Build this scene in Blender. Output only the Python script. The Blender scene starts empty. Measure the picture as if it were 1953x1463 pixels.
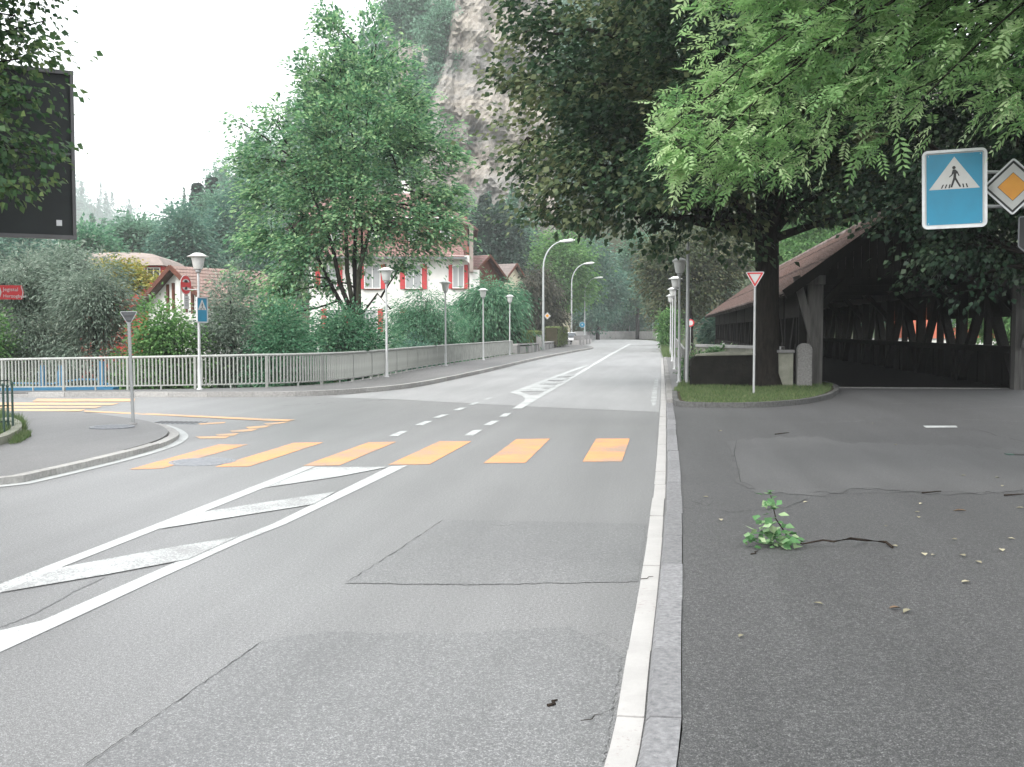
import bpy, bmesh, math, random
import numpy as np
from mathutils import Vector, Matrix
from mathutils.geometry import delaunay_2d_cdt

scene = bpy.context.scene
col = scene.collection
R = math.radians
random.seed(7)

# ------------------------------------------------------------------ camera, sky, sun, exposure
F, CX, CY = 2000.0, 976.5, 731.5           # focal length and centre in photo pixels
CAMH, YAW, PITCH = 1.7, math.atan(279.5 / 2000), math.atan(101.5 / 2000)
cam = bpy.data.cameras.new('camera'); camo = bpy.data.objects.new('camera', cam); col.objects.link(camo)
cam.sensor_width = 36; cam.lens = 36 * F / 1953; cam.clip_start = .05; cam.clip_end = 3000
camo.location = (0, 0, CAMH); camo.rotation_euler = (R(90) - PITCH, 0, YAW)
scene.camera = camo

SUN_EL, SUN_AZ = R(50), R(205)             # azimuth clockwise from +Y
world = bpy.data.worlds.new('World'); scene.world = world; world.use_nodes = True
wn, wl = world.node_tree.nodes, world.node_tree.links
bg = wn['Background']
sky = wn.new('ShaderNodeTexSky'); sky.sky_type = 'NISHITA'; sky.sun_disc = False
sky.sun_elevation = SUN_EL; sky.sun_rotation = SUN_AZ; sky.air_density = 2.0; sky.dust_density = 7.0; sky.ozone_density = 1.0
hs = wn.new('ShaderNodeHueSaturation'); hs.inputs['Saturation'].default_value = .12; hs.inputs['Value'].default_value = 1.0
mx = wn.new('ShaderNodeMix'); mx.data_type = 'RGBA'; mx.inputs[0].default_value = .6
mx.inputs[7].default_value = (15.0, 15.4, 15.8, 1)           # the even white of a closed cloud deck
wl.new(sky.outputs[0], hs.inputs['Color']); wl.new(hs.outputs[0], mx.inputs[6]); wl.new(mx.outputs[2], bg.inputs[0])
bg.inputs[1].default_value = .12
sun = bpy.data.lights.new('sun', 'SUN'); suno = bpy.data.objects.new('sun', sun); col.objects.link(suno)
sun.energy = 1.5; sun.angle = R(35); sun.color = (1, .97, .93)
sd = Vector((math.sin(SUN_AZ) * math.cos(SUN_EL), math.cos(SUN_AZ) * math.cos(SUN_EL), math.sin(SUN_EL)))
suno.rotation_euler = sd.to_track_quat('Z', 'Y').to_euler(); suno.location = sd * 60
scene.view_settings.view_transform = 'Standard'; scene.view_settings.look = 'None'
scene.view_settings.exposure = 0.88; scene.view_settings.gamma = 1.0; scene.view_settings.use_curve_mapping = False
cy = scene.cycles
cy.use_denoising = True
cy.max_bounces = 6; cy.diffuse_bounces = 3; cy.glossy_bounces = 2; cy.transmission_bounces = 3; cy.volume_bounces = 1
cy.transparent_max_bounces = 6; cy.caustics_reflective = False; cy.caustics_refractive = False
cy.sample_clamp_indirect = 6

# ------------------------------------------------------------------ pixel to place helpers
cp, sp, cyw, syw = math.cos(PITCH), math.sin(PITCH), math.cos(YAW), math.sin(YAW)
FWD = Vector((-syw * cp, cyw * cp, -sp)); RGT = Vector((cyw, syw, 0)); UPV = RGT.cross(FWD)
CAM = Vector((0, 0, CAMH))
def sstep(a, b, x):
    t = min(1, max(0, (x - a) / (b - a))); return t * t * (3 - 2 * t)
def zg(x, y):
    return -min(.45, .02 * max(0, -x - 11)) * (1 - sstep(42, 66, y))
def D(px, py, d):
    return CAM + FWD * d + RGT * ((px - CX) / F * d) - UPV * ((py - CY) / F * d)
def G(px, py, dz=0.0):
    r = FWD + RGT * ((px - CX) / F) - UPV * ((py - CY) / F)
    z = dz
    for _ in range(5):
        t = (z - CAMH) / r.z; p = CAM + r * t; z = zg(p.x, p.y) + dz
    return p
def GX(px, d, z=0.0):
    """the place on the ground under pixel column px at view depth d"""
    p = D(px, 630, d); return Vector((p.x, p.y, z))

# ------------------------------------------------------------------ objects
def tag(o, label=None, cat=None, group=None, kind=None):
    if label: o['label'] = label
    if cat: o['category'] = cat
    if group: o['group'] = group
    if kind: o['kind'] = kind
    return o
def thing(name, loc, label, cat, group=None, rz=0.0):
    o = bpy.data.objects.new(name, None); col.objects.link(o); o.location = loc; o.rotation_euler = (0, 0, rz)
    o.empty_display_size = .2
    return tag(o, label, cat, group)
def rootloc(o):
    v = Vector((0, 0, 0))
    while o is not None:
        v = v + Vector(o.location); o = o.parent
    return v
def link(name, me, mat, parent=None, loc=None):
    o = bpy.data.objects.new(name, me); col.objects.link(o)
    if mat is not None and not me.materials: me.materials.append(mat)
    if parent is not None: o.parent = parent
    if loc is not None: o.location = loc
    return o
def copy_tree(o, parent=None):
    c = o.copy(); col.objects.link(c); c.parent = parent
    for ch in list(o.children): copy_tree(ch, c)
    return c

class MB:
    def __init__(s): s.v = []; s.f = []; s.sm = []
    def add(s, vs, fs, smooth=False):
        b = len(s.v); s.v += [tuple(v) for v in vs]; s.f += [tuple(i + b for i in f) for f in fs]; s.sm += [smooth] * len(fs); return s
    def box(s, c, d, rz=0.0, top=1.0, m=None):
        hx, hy, hz = d[0] / 2, d[1] / 2, d[2] / 2; vs = []
        for z, k in ((-hz, 1), (hz, top)):
            for x, y in ((-hx, -hy), (hx, -hy), (hx, hy), (-hx, hy)):
                X, Y = x * k, y * k
                v = Vector((X * math.cos(rz) - Y * math.sin(rz), X * math.sin(rz) + Y * math.cos(rz), z))
                if m is not None: v = m @ v
                vs.append(v + Vector(c))
        return s.add(vs, [(3, 2, 1, 0), (4, 5, 6, 7), (0, 1, 5, 4), (1, 2, 6, 5), (2, 3, 7, 6), (3, 0, 4, 7)])
    def beam(s, a, b, w, h):
        a, b = Vector(a), Vector(b); d = (b - a); L = d.length; d = d / L
        side = d.cross(Vector((0, 0, 1)))
        if side.length < 1e-3: side = Vector((1, 0, 0))
        side.normalize(); up = side.cross(d)
        vs = []
        for p in (a, b):
            for i, j in ((-1, -1), (1, -1), (1, 1), (-1, 1)): vs.append(p + side * (i * w / 2) + up * (j * h / 2))
        return s.add(vs, [(3, 2, 1, 0), (4, 5, 6, 7), (0, 1, 5, 4), (1, 2, 6, 5), (2, 3, 7, 6), (3, 0, 4, 7)])
    def tube(s, pts, rad, n=8, smooth=True, cap=True):
        pts = [Vector(p) for p in pts]
        if not hasattr(rad, '__len__'): rad = [rad] * len(pts)
        vs = []; fs = []; ref = None
        for i, p in enumerate(pts):
            d = (pts[min(i + 1, len(pts) - 1)] - pts[max(i - 1, 0)])
            d = d.normalized() if d.length > 1e-9 else Vector((0, 0, 1))
            if ref is None: ref = Vector((1, 0, 0)) if abs(d.x) < .8 else Vector((0, 1, 0))
            a = d.cross(ref).normalized(); b = d.cross(a); ref = -b if False else ref
            for k in range(n):
                t = 2 * math.pi * k / n; vs.append(p + (a * math.cos(t) + b * math.sin(t)) * rad[i])
        for i in range(len(pts) - 1):
            for k in range(n): fs.append((i * n + k, i * n + (k + 1) % n, (i + 1) * n + (k + 1) % n, (i + 1) * n + k))
        s.add(vs, fs, smooth)
        if cap: s.add(vs[:n], [tuple(range(n))]); s.add(vs[-n:], [tuple(range(n))][::-1])
        return s
    def lathe(s, c, prof, n=20, smooth=True):
        vs = []; fs = []; m = len(prof)
        for r, z in prof:
            for k in range(n):
                t = 2 * math.pi * k / n; vs.append((c[0] + r * math.cos(t), c[1] + r * math.sin(t), c[2] + z))
        for i in range(m - 1):
            for k in range(n): fs.append((i * n + k, i * n + (k + 1) % n, (i + 1) * n + (k + 1) % n, (i + 1) * n + k))
        return s.add(vs, fs, smooth)
    def plate(s, poly, y0, y1, o=(0, 0, 0)):
        """a flat shape drawn in x,z and given thickness along y"""
        n = len(poly); vs = [(o[0] + x, o[1] + y0, o[2] + z) for x, z in poly] + [(o[0] + x, o[1] + y1, o[2] + z) for x, z in poly]
        return s.add(vs, [tuple(range(n)), tuple(range(2 * n - 1, n - 1, -1))] + [((i + 1) % n, i, n + i, n + (i + 1) % n) for i in range(n)])
    def prism(s, poly, z0, z1):
        n = len(poly); vs = [(p[0], p[1], z0) for p in poly] + [(p[0], p[1], z1) for p in poly]
        return s.add(vs, [tuple(range(n - 1, -1, -1)), tuple(range(n, 2 * n))] + [(i, (i + 1) % n, n + (i + 1) % n, n + i) for i in range(n)])
    def mesh(s, name, off=Vector((0, 0, 0))):
        me = bpy.data.meshes.new(name)
        me.from_pydata([(v[0] - off[0], v[1] - off[1], v[2] - off[2]) for v in s.v], [], s.f)
        if any(s.sm): me.polygons.foreach_set('use_smooth', s.sm)
        me.update(); return me
    def build(s, name, mat, parent=None, kind=None, world=True):
        off = rootloc(parent) if (parent is not None and world) else Vector((0, 0, 0))
        o = link(name, s.mesh(name, off), mat, parent)
        if kind: o['kind'] = kind
        return o
def bevel(o, w, seg=2):
    m = o.modifiers.new('bevel', 'BEVEL'); m.width = w; m.segments = seg; m.limit_method = 'ANGLE'; m.angle_limit = R(40); return o

# ------------------------------------------------------------------ materials
MATS = {}
def nodes(name):
    m = bpy.data.materials.new(name); m.use_nodes = True; nt = m.node_tree
    MATS[name] = m
    return m, nt.nodes, nt.links, nt.nodes['Principled BSDF']
def ramp(N, stops):
    r = N.new('ShaderNodeValToRGB'); e = r.color_ramp.elements
    while len(e) < len(stops): e.new(.5)
    for el, (p, c) in zip(e, stops): el.position = p; el.color = (*c, 1) if len(c) == 3 else c
    return r
def noise(N, L, vec, scale, detail=4, rough=.55, dist=0):
    n = N.new('ShaderNodeTexNoise'); n.inputs['Scale'].default_value = scale; n.inputs['Detail'].default_value = detail
    n.inputs['Roughness'].default_value = rough; n.inputs['Distortion'].default_value = dist
    L.new(vec, n.inputs['Vector']); return n
def mixc(N, L, fac, a, b, mode='MIX'):
    m = N.new('ShaderNodeMix'); m.data_type = 'RGBA'; m.blend_type = mode
    if isinstance(fac, float): m.inputs[0].default_value = fac
    else: L.new(fac, m.inputs[0])
    for i, x in ((6, a), (7, b)):
        if isinstance(x, tuple): m.inputs[i].default_value = (*x, 1)
        else: L.new(x, m.inputs[i])
    return m.outputs[2]
def bumpn(N, L, P, h, strength, dist=.02):
    b = N.new('ShaderNodeBump'); b.inputs['Strength'].default_value = strength; b.inputs['Distance'].default_value = dist
    L.new(h, b.inputs['Height']); L.new(b.outputs[0], P.inputs['Normal']); return b
def plain(name, c1, c2=None, scale=3.0, rough=.7, spec=.3, bump=0.0, bscale=40.0, metal=0.0, stretch=None, rnd=0.0):
    """two tones broken up by noise at two sizes, with fine relief"""
    m, N, L, P = nodes(name); c2 = c2 or tuple(x * .8 for x in c1)
    tc = N.new('ShaderNodeTexCoord'); vec = tc.outputs['Object']
    if stretch:
        mp = N.new('ShaderNodeMapping'); mp.inputs['Scale'].default_value = stretch; L.new(vec, mp.inputs[0]); vec = mp.outputs[0]
    n1 = noise(N, L, vec, scale, 6, .62); r = ramp(N, [(.32, c1), (.68, c2)]); L.new(n1.outputs[0], r.inputs[0])
    out = r.outputs[0]
    if rnd:
        oi = N.new('ShaderNodeObjectInfo'); h = N.new('ShaderNodeHueSaturation'); mr = N.new('ShaderNodeMapRange')
        mr.inputs[3].default_value = 1 - rnd; mr.inputs[4].default_value = 1 + rnd
        L.new(oi.outputs['Random'], mr.inputs[0]); L.new(mr.outputs[0], h.inputs['Value']); L.new(out, h.inputs['Color']); out = h.outputs[0]
    L.new(out, P.inputs['Base Color'])
    P.inputs['Roughness'].default_value = rough; P.inputs['Specular IOR Level'].default_value = spec; P.inputs['Metallic'].default_value = metal
    if bump:
        n2 = noise(N, L, vec, bscale, 5, .6); bumpn(N, L, P, n2.outputs[0], bump)
    return m
def asphalt(name, dark, light, speck, big=.12, stain=.8, rough=.48, spec=.55, sheen=.14):
    m, N, L, P = nodes(name)
    tc = N.new('ShaderNodeTexCoord'); vec = tc.outputs['Object']
    a0 = noise(N, L, vec, 48, 3, .75); a1 = noise(N, L, vec, 150, 2, .6); a = N.new('ShaderNodeMix'); a.inputs[0].default_value = .62; L.new(a0.outputs[0], a.inputs[2]); L.new(a1.outputs[0], a.inputs[3])
    r = ramp(N, [(.36, tuple(x * .72 for x in dark)), (.45, dark), (.54, light), (.64, speck)]); L.new(a.outputs[0], r.inputs[0])
    b = noise(N, L, vec, big, 5, .6, .6); rb = ramp(N, [(.3, (.74, .74, .745)), (.7, (1.12, 1.12, 1.11))]); L.new(b.outputs[0], rb.inputs[0])
    c1 = mixc(N, L, stain, r.outputs[0], rb.outputs[0], 'MULTIPLY')
    mp = N.new('ShaderNodeMapping'); mp.inputs['Scale'].default_value = (1.6, .12, 1); L.new(vec, mp.inputs[0])
    c = noise(N, L, mp.outputs[0], 1.0, 4, .6); rc = ramp(N, [(.35, (.76, .76, .76)), (.65, (1.08, 1.08, 1.08))]); L.new(c.outputs[0], rc.inputs[0])
    c2 = mixc(N, L, .7, c1, rc.outputs[0], 'MULTIPLY')
    sp_ = noise(N, L, vec, 2.2, 6, .75); rs = ramp(N, [(.62, (1, 1, 1)), (.7, (.72, .72, .72))]); L.new(sp_.outputs[0], rs.inputs[0])
    c3 = mixc(N, L, .6, c2, rs.outputs[0], 'MULTIPLY')
    L.new(c3, P.inputs['Base Color']); P.inputs['Roughness'].default_value = rough; P.inputs['Specular IOR Level'].default_value = spec
    P.inputs['Sheen Weight'].default_value = sheen; P.inputs['Sheen Roughness'].default_value = .45           # sheen brightens the surface at a flat angle
    bumpn(N, L, P, a.outputs[0], .22, .008)
    return m
def paint(name, c, under, wear=.5, scale=60.0):
    m, N, L, P = nodes(name)
    tc = N.new('ShaderNodeTexCoord'); vec = tc.outputs['Object']
    a = noise(N, L, vec, scale, 4, .75); b = noise(N, L, vec, 1.3, 4, .6)
    mm = N.new('ShaderNodeMath'); mm.operation = 'MULTIPLY_ADD'; mm.inputs[1].default_value = .6; L.new(b.outputs[0], mm.inputs[0]); L.new(a.outputs[0], mm.inputs[2])
    r = ramp(N, [(wear, (0, 0, 0)), (wear + .09, (1, 1, 1))]); L.new(mm.outputs[0], r.inputs[0])
    dirt = noise(N, L, vec, 3.5, 5, .6); rd = ramp(N, [(.3, tuple(x * .86 for x in c)), (.6, c)]); L.new(dirt.outputs[0], rd.inputs[0])
    L.new(mixc(N, L, r.outputs[0], under, rd.outputs[0]), P.inputs['Base Color'])
    P.inputs['Roughness'].default_value = .6; P.inputs['Specular IOR Level'].default_value = .35; P.inputs['Sheen Weight'].default_value = .14; P.inputs['Sheen Roughness'].default_value = .45
    bumpn(N, L, P, a.outputs[0], .35, .01)
    return m
def leafmat(name, lo, mid, hi, trans=.3, rough=.5, gain=1.0):
    lo, mid, hi = (tuple(min(.6, x * gain) for x in c) for c in (lo, mid, hi))
    m, N, L, P = nodes(name)
    at = N.new('ShaderNodeAttribute'); at.attribute_name = 'tint'
    r = ramp(N, [(0.0, lo), (.5, mid), (1.0, hi)]); L.new(at.outputs['Fac'], r.inputs[0])
    L.new(r.outputs[0], P.inputs['Base Color']); P.inputs['Roughness'].default_value = rough; P.inputs['Specular IOR Level'].default_value = .2
    t = N.new('ShaderNodeBsdfTranslucent'); hsv = N.new('ShaderNodeHueSaturation'); hsv.inputs['Value'].default_value = 1.25; hsv.inputs['Saturation'].default_value = 1.1
    L.new(r.outputs[0], hsv.inputs['Color']); L.new(hsv.outputs[0], t.inputs['Color'])
    ms = N.new('ShaderNodeMixShader'); ms.inputs[0].default_value = trans
    L.new(P.outputs[0], ms.inputs[1]); L.new(t.outputs[0], ms.inputs[2]); L.new(ms.outputs[0], N['Material Output'].inputs[0])
    return m
def glassmat(name, c=(.06, .07, .08)):
    m, N, L, P = nodes(name); P.inputs['Base Color'].default_value = (*c, 1); P.inputs['Roughness'].default_value = .08; P.inputs['Specular IOR Level'].default_value = .6
    tc = N.new('ShaderNodeTexCoord'); n = noise(N, L, tc.outputs['Object'], 1.5, 2); bumpn(N, L, P, n.outputs[0], .05); return m
def tilemat(name, c1, c2, c3, row=.3):
    """clay tiles: course lines and tile-to-tile colour differences laid on modelled courses"""
    m, N, L, P = nodes(name)
    tc = N.new('ShaderNodeTexCoord'); br = N.new('ShaderNodeTexBrick')
    uv = N.new('ShaderNodeUVMap')
    L.new(uv.outputs[0], br.inputs['Vector']); br.inputs['Scale'].default_value = 1
    br.inputs['Brick Width'].default_value = .2; br.inputs['Row Height'].default_value = row; br.inputs['Mortar Size'].default_value = .012
    br.inputs['Color1'].default_value = (*c1, 1); br.inputs['Color2'].default_value = (*c2, 1); br.inputs['Mortar'].default_value = (*tuple(x * .45 for x in c1), 1)
    n = noise(N, L, tc.outputs['Object'], .9, 5, .65); r = ramp(N, [(.4, (0, 0, 0)), (.68, (1, 1, 1))]); L.new(n.outputs[0], r.inputs[0])
    L.new(mixc(N, L, r.outputs[0], br.outputs[0], c3), P.inputs['Base Color']); P.inputs['Roughness'].default_value = .85; P.inputs['Specular IOR Level'].default_value = .2
    bumpn(N, L, P, br.outputs['Fac'], -.6, .03)
    return m

asphalt('asphalt', (.080, .080, .081), (.150, .150, .151), (.36, .36, .36))
asphalt('asphalt_bridge', (.20, .20, .203), (.27, .27, .274), (.36, .36, .36))  # paler bridge surface, with far haze and glow put into its colour
asphalt('asphalt_patch', (.068, .069, .071), (.122, .123, .125), (.30, .30, .30), .3)
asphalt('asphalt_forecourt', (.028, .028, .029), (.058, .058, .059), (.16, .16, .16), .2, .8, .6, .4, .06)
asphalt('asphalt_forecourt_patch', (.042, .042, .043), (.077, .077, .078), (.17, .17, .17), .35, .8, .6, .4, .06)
asphalt('asphalt_pavement', (.068, .066, .065), (.124, .121, .120), (.24, .23, .23), .3, .8, .55, .45, .08)
plain('crack', (.03, .03, .03), (.06, .06, .06), 20)
paint('paint_white', (.41, .425, .42), (.16, .16, .16), .64)
paint('paint_white_worn', (.42, .44, .435), (.20, .20, .20), .73, 60)
paint('paint_orange', (.62, .25, .07), (.24, .18, .14), .71)
paint('paint_yellow', (.60, .33, .14), (.20, .18, .16), .70)
paint('gutter_white', (.34, .33, .32), (.25, .22, .21), .58, 30)
plain('granite', (.22, .22, .225), (.12, .12, .125), 35, .8, .25, .4, 90, rnd=.12)
plain('granite_kerb', (.27, .265, .255), (.16, .157, .152), 20, .85, .2, .5, 70, rnd=.15)
plain('concrete', (.40, .39, .38), (.27, .265, .26), 1.2, .85, .2, .3, 30)
plain('concrete_old', (.30, .30, .25), (.17, .175, .14), 2.5, .9, .15, .5, 25)
plain('stone_dark', (.024, .023, .020), (.010, .010, .009), 3, .95, .1, .9, 14)
plain('stone_pale', (.26, .255, .25), (.16, .16, .16), 6, .85, .2, .4, 50)
plain('soil', (.06, .05, .035), (.035, .04, .02), 1.5, .95, .1, .6, 12)
plain('ground', (.045, .07, .03), (.06, .055, .035), .35, .95, .1, .6, 6)
plain('steel_grey', (.42, .43, .43), (.33, .34, .34), 4, .45, .5, .05, 60, metal=.35)
plain('rail_paint', (.37, .38, .36), (.26, .27, .25), 3, .5, .4, .1, 50)
plain('rail_grey', (.26, .26, .25), (.19, .19, .18), 3, .55, .4, .1, 50)
plain('lamp_post', (.48, .49, .49), (.38, .39, .39), 3, .45, .4)
plain('lamp_white', (.66, .67, .65), (.56, .57, .55), 5, .4, .45)
plain('cobra_steel', (.44, .46, .46), (.34, .36, .36), 3, .5, .5, metal=.3)
plain('sign_back', (.17, .18, .19), (.13, .135, .14), 5, .55, .4, metal=.2)
plain('sign_white', (.52, .52, .51), (.46, .46, .45), 6, .45, .45)
plain('sign_frame', (.60, .61, .62), (.48, .49, .50), 5, .4, .5, metal=.3)
plain('sign_blue', (.003, .215, .36), (.005, .185, .31), 5, .4, .5)
plain('sign_red', (.55, .02, .025), (.45, .018, .022), 5, .4, .5)
plain('sign_orange', (.70, .30, .012), (.62, .25, .01), 5, .4, .5)
plain('sign_black', (.012, .012, .012), (.02, .02, .02), 5, .45, .4)
plain('board_back', (.022, .027, .028), (.014, .017, .018), 1.4, .6, .3, .1, 12)
plain('board_frame', (.12, .12, .125), (.08, .08, .085), 3, .5, .4)
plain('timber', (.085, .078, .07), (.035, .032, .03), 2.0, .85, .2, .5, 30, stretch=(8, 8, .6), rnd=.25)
plain('timber_dark_shaded', (.016, .0145, .013), (.008, .0072, .0065), 2.0, .9, .15, .5, 30, stretch=(8, 8, .6), rnd=.25)  # dark timber, lowered further: the unlit bridge interior put into the colour
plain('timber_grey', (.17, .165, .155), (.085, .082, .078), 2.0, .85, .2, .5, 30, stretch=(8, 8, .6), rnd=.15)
plain('granite_shaded', (.13, .13, .128), (.075, .075, .073), 20, .85, .2, .5, 70, rnd=.2)  # same kerb granite, darkened to paint in the tree shade on the island
plain('granite_pale', (.40, .39, .375), (.27, .265, .255), 20, .85, .2, .5, 70, rnd=.12)
plain('bark', (.03, .026, .022), (.010, .009, .008), 6, .95, .1, 1.0, 22, stretch=(3, 3, .5))
plain('bark_green', (.055, .058, .04), (.03, .028, .022), 6, .95, .1, .8, 22, stretch=(3, 3, .5))
plain('twig', (.035, .026, .02), (.018, .014, .012), 20, .9, .1, .5, 80)
plain('render_white', (.74, .73, .70), (.62, .61, .58), .8, .9, .15, .15, 30)
plain('render_cream', (.70, .64, .48), (.60, .55, .42), .8, .9, .15, .15, 30)
plain('render_red', (.52, .06, .05), (.42, .05, .045), .8, .85, .15, .15, 30)
plain('render_terracotta', (.55, .17, .11), (.46, .14, .09), .8, .85, .15, .15, 30)
plain('shutter_red', (.50, .055, .06), (.42, .045, .05), 3, .6, .3)
plain('shingle_wall', (.30, .155, .135), (.23, .125, .11), 3, .9, .15, .5, 14)
plain('wood_brown', (.14, .05, .03), (.09, .035, .025), 3, .7, .25, .3, 30)
plain('fascia_pale', (.30, .25, .225), (.23, .195, .175), 2, .85, .2, .3, 20)
plain('frame_white', (.78, .78, .76), (.70, .70, .68), 3, .5, .4)
plain('curtain', (.40, .41, .41), (.30, .31, .32), 6, .9, .1, .3, 30, stretch=(20, 1, .2))
plain('blue_paint', (.035, .17, .30), (.03, .13, .24), 3, .5, .4)
plain('green_metal', (.04, .09, .07), (.03, .06, .05), 6, .5, .4)
plain('iron', (.06, .06, .06), (.035, .035, .035), 20, .6, .4, .5, 60, metal=.4)
plain('manhole_iron', (.27, .28, .30), (.19, .20, .215), 15, .5, .5, .5, 50, metal=.3)
plain('car_paint', (.70, .71, .73), (.66, .67, .69), 2, .25, .5)
plain('rubber', (.015, .015, .015), (.02, .02, .02), 20, .9, .1)
plain('dry_leaf', (.30, .28, .20), (.22, .20, .14), 12, .8, .2, rnd=.3)
plain('brown_leaf', (.16, .11, .075), (.11, .08, .055), 12, .8, .2, rnd=.3)
glassmat('glass')
tilemat('roof_old', (.22, .15, .135), (.43, .31, .275), (.30, .25, .23), .17)
tilemat('roof_red', (.27, .155, .14), (.33, .205, .185), (.22, .145, .135), .3)
tilemat('roof_brown', (.25, .165, .14), (.31, .215, .19), (.20, .15, .13), .3)
tilemat('roof_grey', (.22, .18, .17), (.28, .23, .21), (.16, .14, .13), .3)
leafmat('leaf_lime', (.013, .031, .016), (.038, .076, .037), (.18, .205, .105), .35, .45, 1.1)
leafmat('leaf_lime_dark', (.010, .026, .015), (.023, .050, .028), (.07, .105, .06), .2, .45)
leafmat('leaf_ash', (.08, .15, .065), (.165, .27, .115), (.32, .40, .23), .48, .42, 1.5)
leafmat('leaf_elm', (.038, .09, .052), (.098, .195, .105), (.25, .35, .19), .5, .45, 1.5)
leafmat('leaf_left', (.020, .050, .024), (.05, .10, .042), (.13, .18, .07), .4, .45, 1.2)
leafmat('leaf_willow', (.06, .088, .066), (.125, .168, .13), (.25, .29, .24), .4, .55, 1.3)
leafmat('leaf_green', (.035, .085, .03), (.075, .16, .055), (.15, .25, .09), .45, .5, 1.4)
leafmat('leaf_shrub', (.026, .08, .045), (.06, .15, .085), (.14, .25, .15), .45, .5, 1.35)
leafmat('leaf_bluegreen', (.026, .065, .050), (.055, .115, .085), (.11, .18, .13), .4, .55, 1.65)
leafmat('leaf_brownish', (.035, .055, .03), (.075, .10, .05), (.15, .15, .08), .25, .5)
leafmat('leaf_copper', (.035, .04, .03), (.07, .075, .055), (.13, .12, .09), .25, .5)
leafmat('leaf_conifer', (.018, .04, .03), (.035, .068, .05), (.06, .10, .07), .15, .6)
leafmat('leaf_wood', (.03, .065, .045), (.055, .105, .07), (.11, .18, .13), .4, .6, 2.1)  # gain raised to put the pale hill haze into the leaf colour
leafmat('leaf_hedge', (.06, .10, .03), (.12, .17, .055), (.22, .27, .11), .25, .6)
leafmat('leaf_autumn', (.14, .17, .04), (.26, .27, .06), (.36, .26, .07), .3, .55)
leafmat('grass', (.055, .095, .035), (.105, .165, .065), (.21, .23, .12), .35, .6)
leafmat('leaf_fresh', (.05, .12, .045), (.10, .22, .09), (.32, .42, .24), .25, .4)
M = MATS

# ------------------------------------------------------------------ ground helpers
def inside(poly, x, y):
    c = False; n = len(poly); j = n - 1
    for i in range(n):
        xi, yi, xj, yj = poly[i][0], poly[i][1], poly[j][0], poly[j][1]
        if (yi > y) != (yj > y) and x < (xj - xi) * (y - yi) / (yj - yi) + xi: c = not c
        j = i
    return c
def resample(pts, step):
    out = []; pts = [Vector((p[0], p[1])) for p in pts]
    for a, b in zip(pts[:-1], pts[1:]):
        n = max(1, int((b - a).length / step))
        for i in range(n): out.append(a.lerp(b, i / n))
    out.append(pts[-1]); return out
def smooth2(pts, it=2):
    pts = [Vector((p[0], p[1])) for p in pts]
    for _ in range(it):
        q = [pts[0]]
        for a, b in zip(pts[:-1], pts[1:]): q += [a.lerp(b, .25), a.lerp(b, .75)]
        q.append(pts[-1]); pts = q
    return pts
def sheet(name, poly, dz, mat, parent=None, step=2.0, skirt=0.0, kind=None, zf=None):
    """a ground sheet that follows the lie of the land, with an optional edge face downwards"""
    zf = zf or zg
    poly = [Vector((p[0], p[1])) for p in poly]
    if step and step < 50: poly = resample(poly + [poly[0]], step)[:-1]
    n = len(poly); vs = list(poly)
    x0, x1 = min(p.x for p in poly), max(p.x for p in poly); y0, y1 = min(p.y for p in poly), max(p.y for p in poly)
    if step:
        y = y0 + step * .5
        while y < y1:
            x = x0 + step * .5
            while x < x1:
                if inside(poly, x, y): vs.append(Vector((x, y)))
                x += step
            y += step
    V, E, Fc, a, b, c = delaunay_2d_cdt(vs, [(i, (i + 1) % n) for i in range(n)], [tuple(range(n))], 1, 1e-4)
    mb = MB(); fs = []
    for f in Fc:
        p = [V[i] for i in f]
        ar = sum(p[i].x * p[(i + 1) % len(p)].y - p[(i + 1) % len(p)].x * p[i].y for i in range(len(p)))
        fs.append(tuple(f) if ar > 0 else tuple(reversed(f)))
    mb.add([(v.x, v.y, zf(v.x, v.y) + dz) for v in V], fs)
    if skirt:
        t = [(p.x, p.y, zf(p.x, p.y) + dz) for p in poly]; u = [(q[0], q[1], q[2] - skirt) for q in t]
        mb.add(t + u, [(i, (i + 1) % n, n + (i + 1) % n, n + i) for i in range(n)])
    o = mb.build(name, mat, parent)
    if kind: o['kind'] = kind
    return o
def offset(pts, d):
    """polyline moved sideways, to the right of its direction for d > 0"""
    pts = [Vector((p[0], p[1])) for p in pts]; out = []
    for i, p in enumerate(pts):
        t = (pts[min(i + 1, len(pts) - 1)] - pts[max(i - 1, 0)]).normalized()
        out.append(p + Vector((t.y, -t.x)) * d)
    return out
def along(pts, s):
    for a, b in zip(pts[:-1], pts[1:]):
        L = (b - a).length
        if s <= L: return a.lerp(b, s / L), (b - a).normalized()
        s -= L
    return pts[-1].copy(), (pts[-1] - pts[-2]).normalized()
def plen(pts): return sum((b - a).length for a, b in zip(pts[:-1], pts[1:]))
def ribbon(pts, w0, w1):
    a = offset(pts, w0); b = offset(pts, w1); return a + b[::-1]
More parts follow.
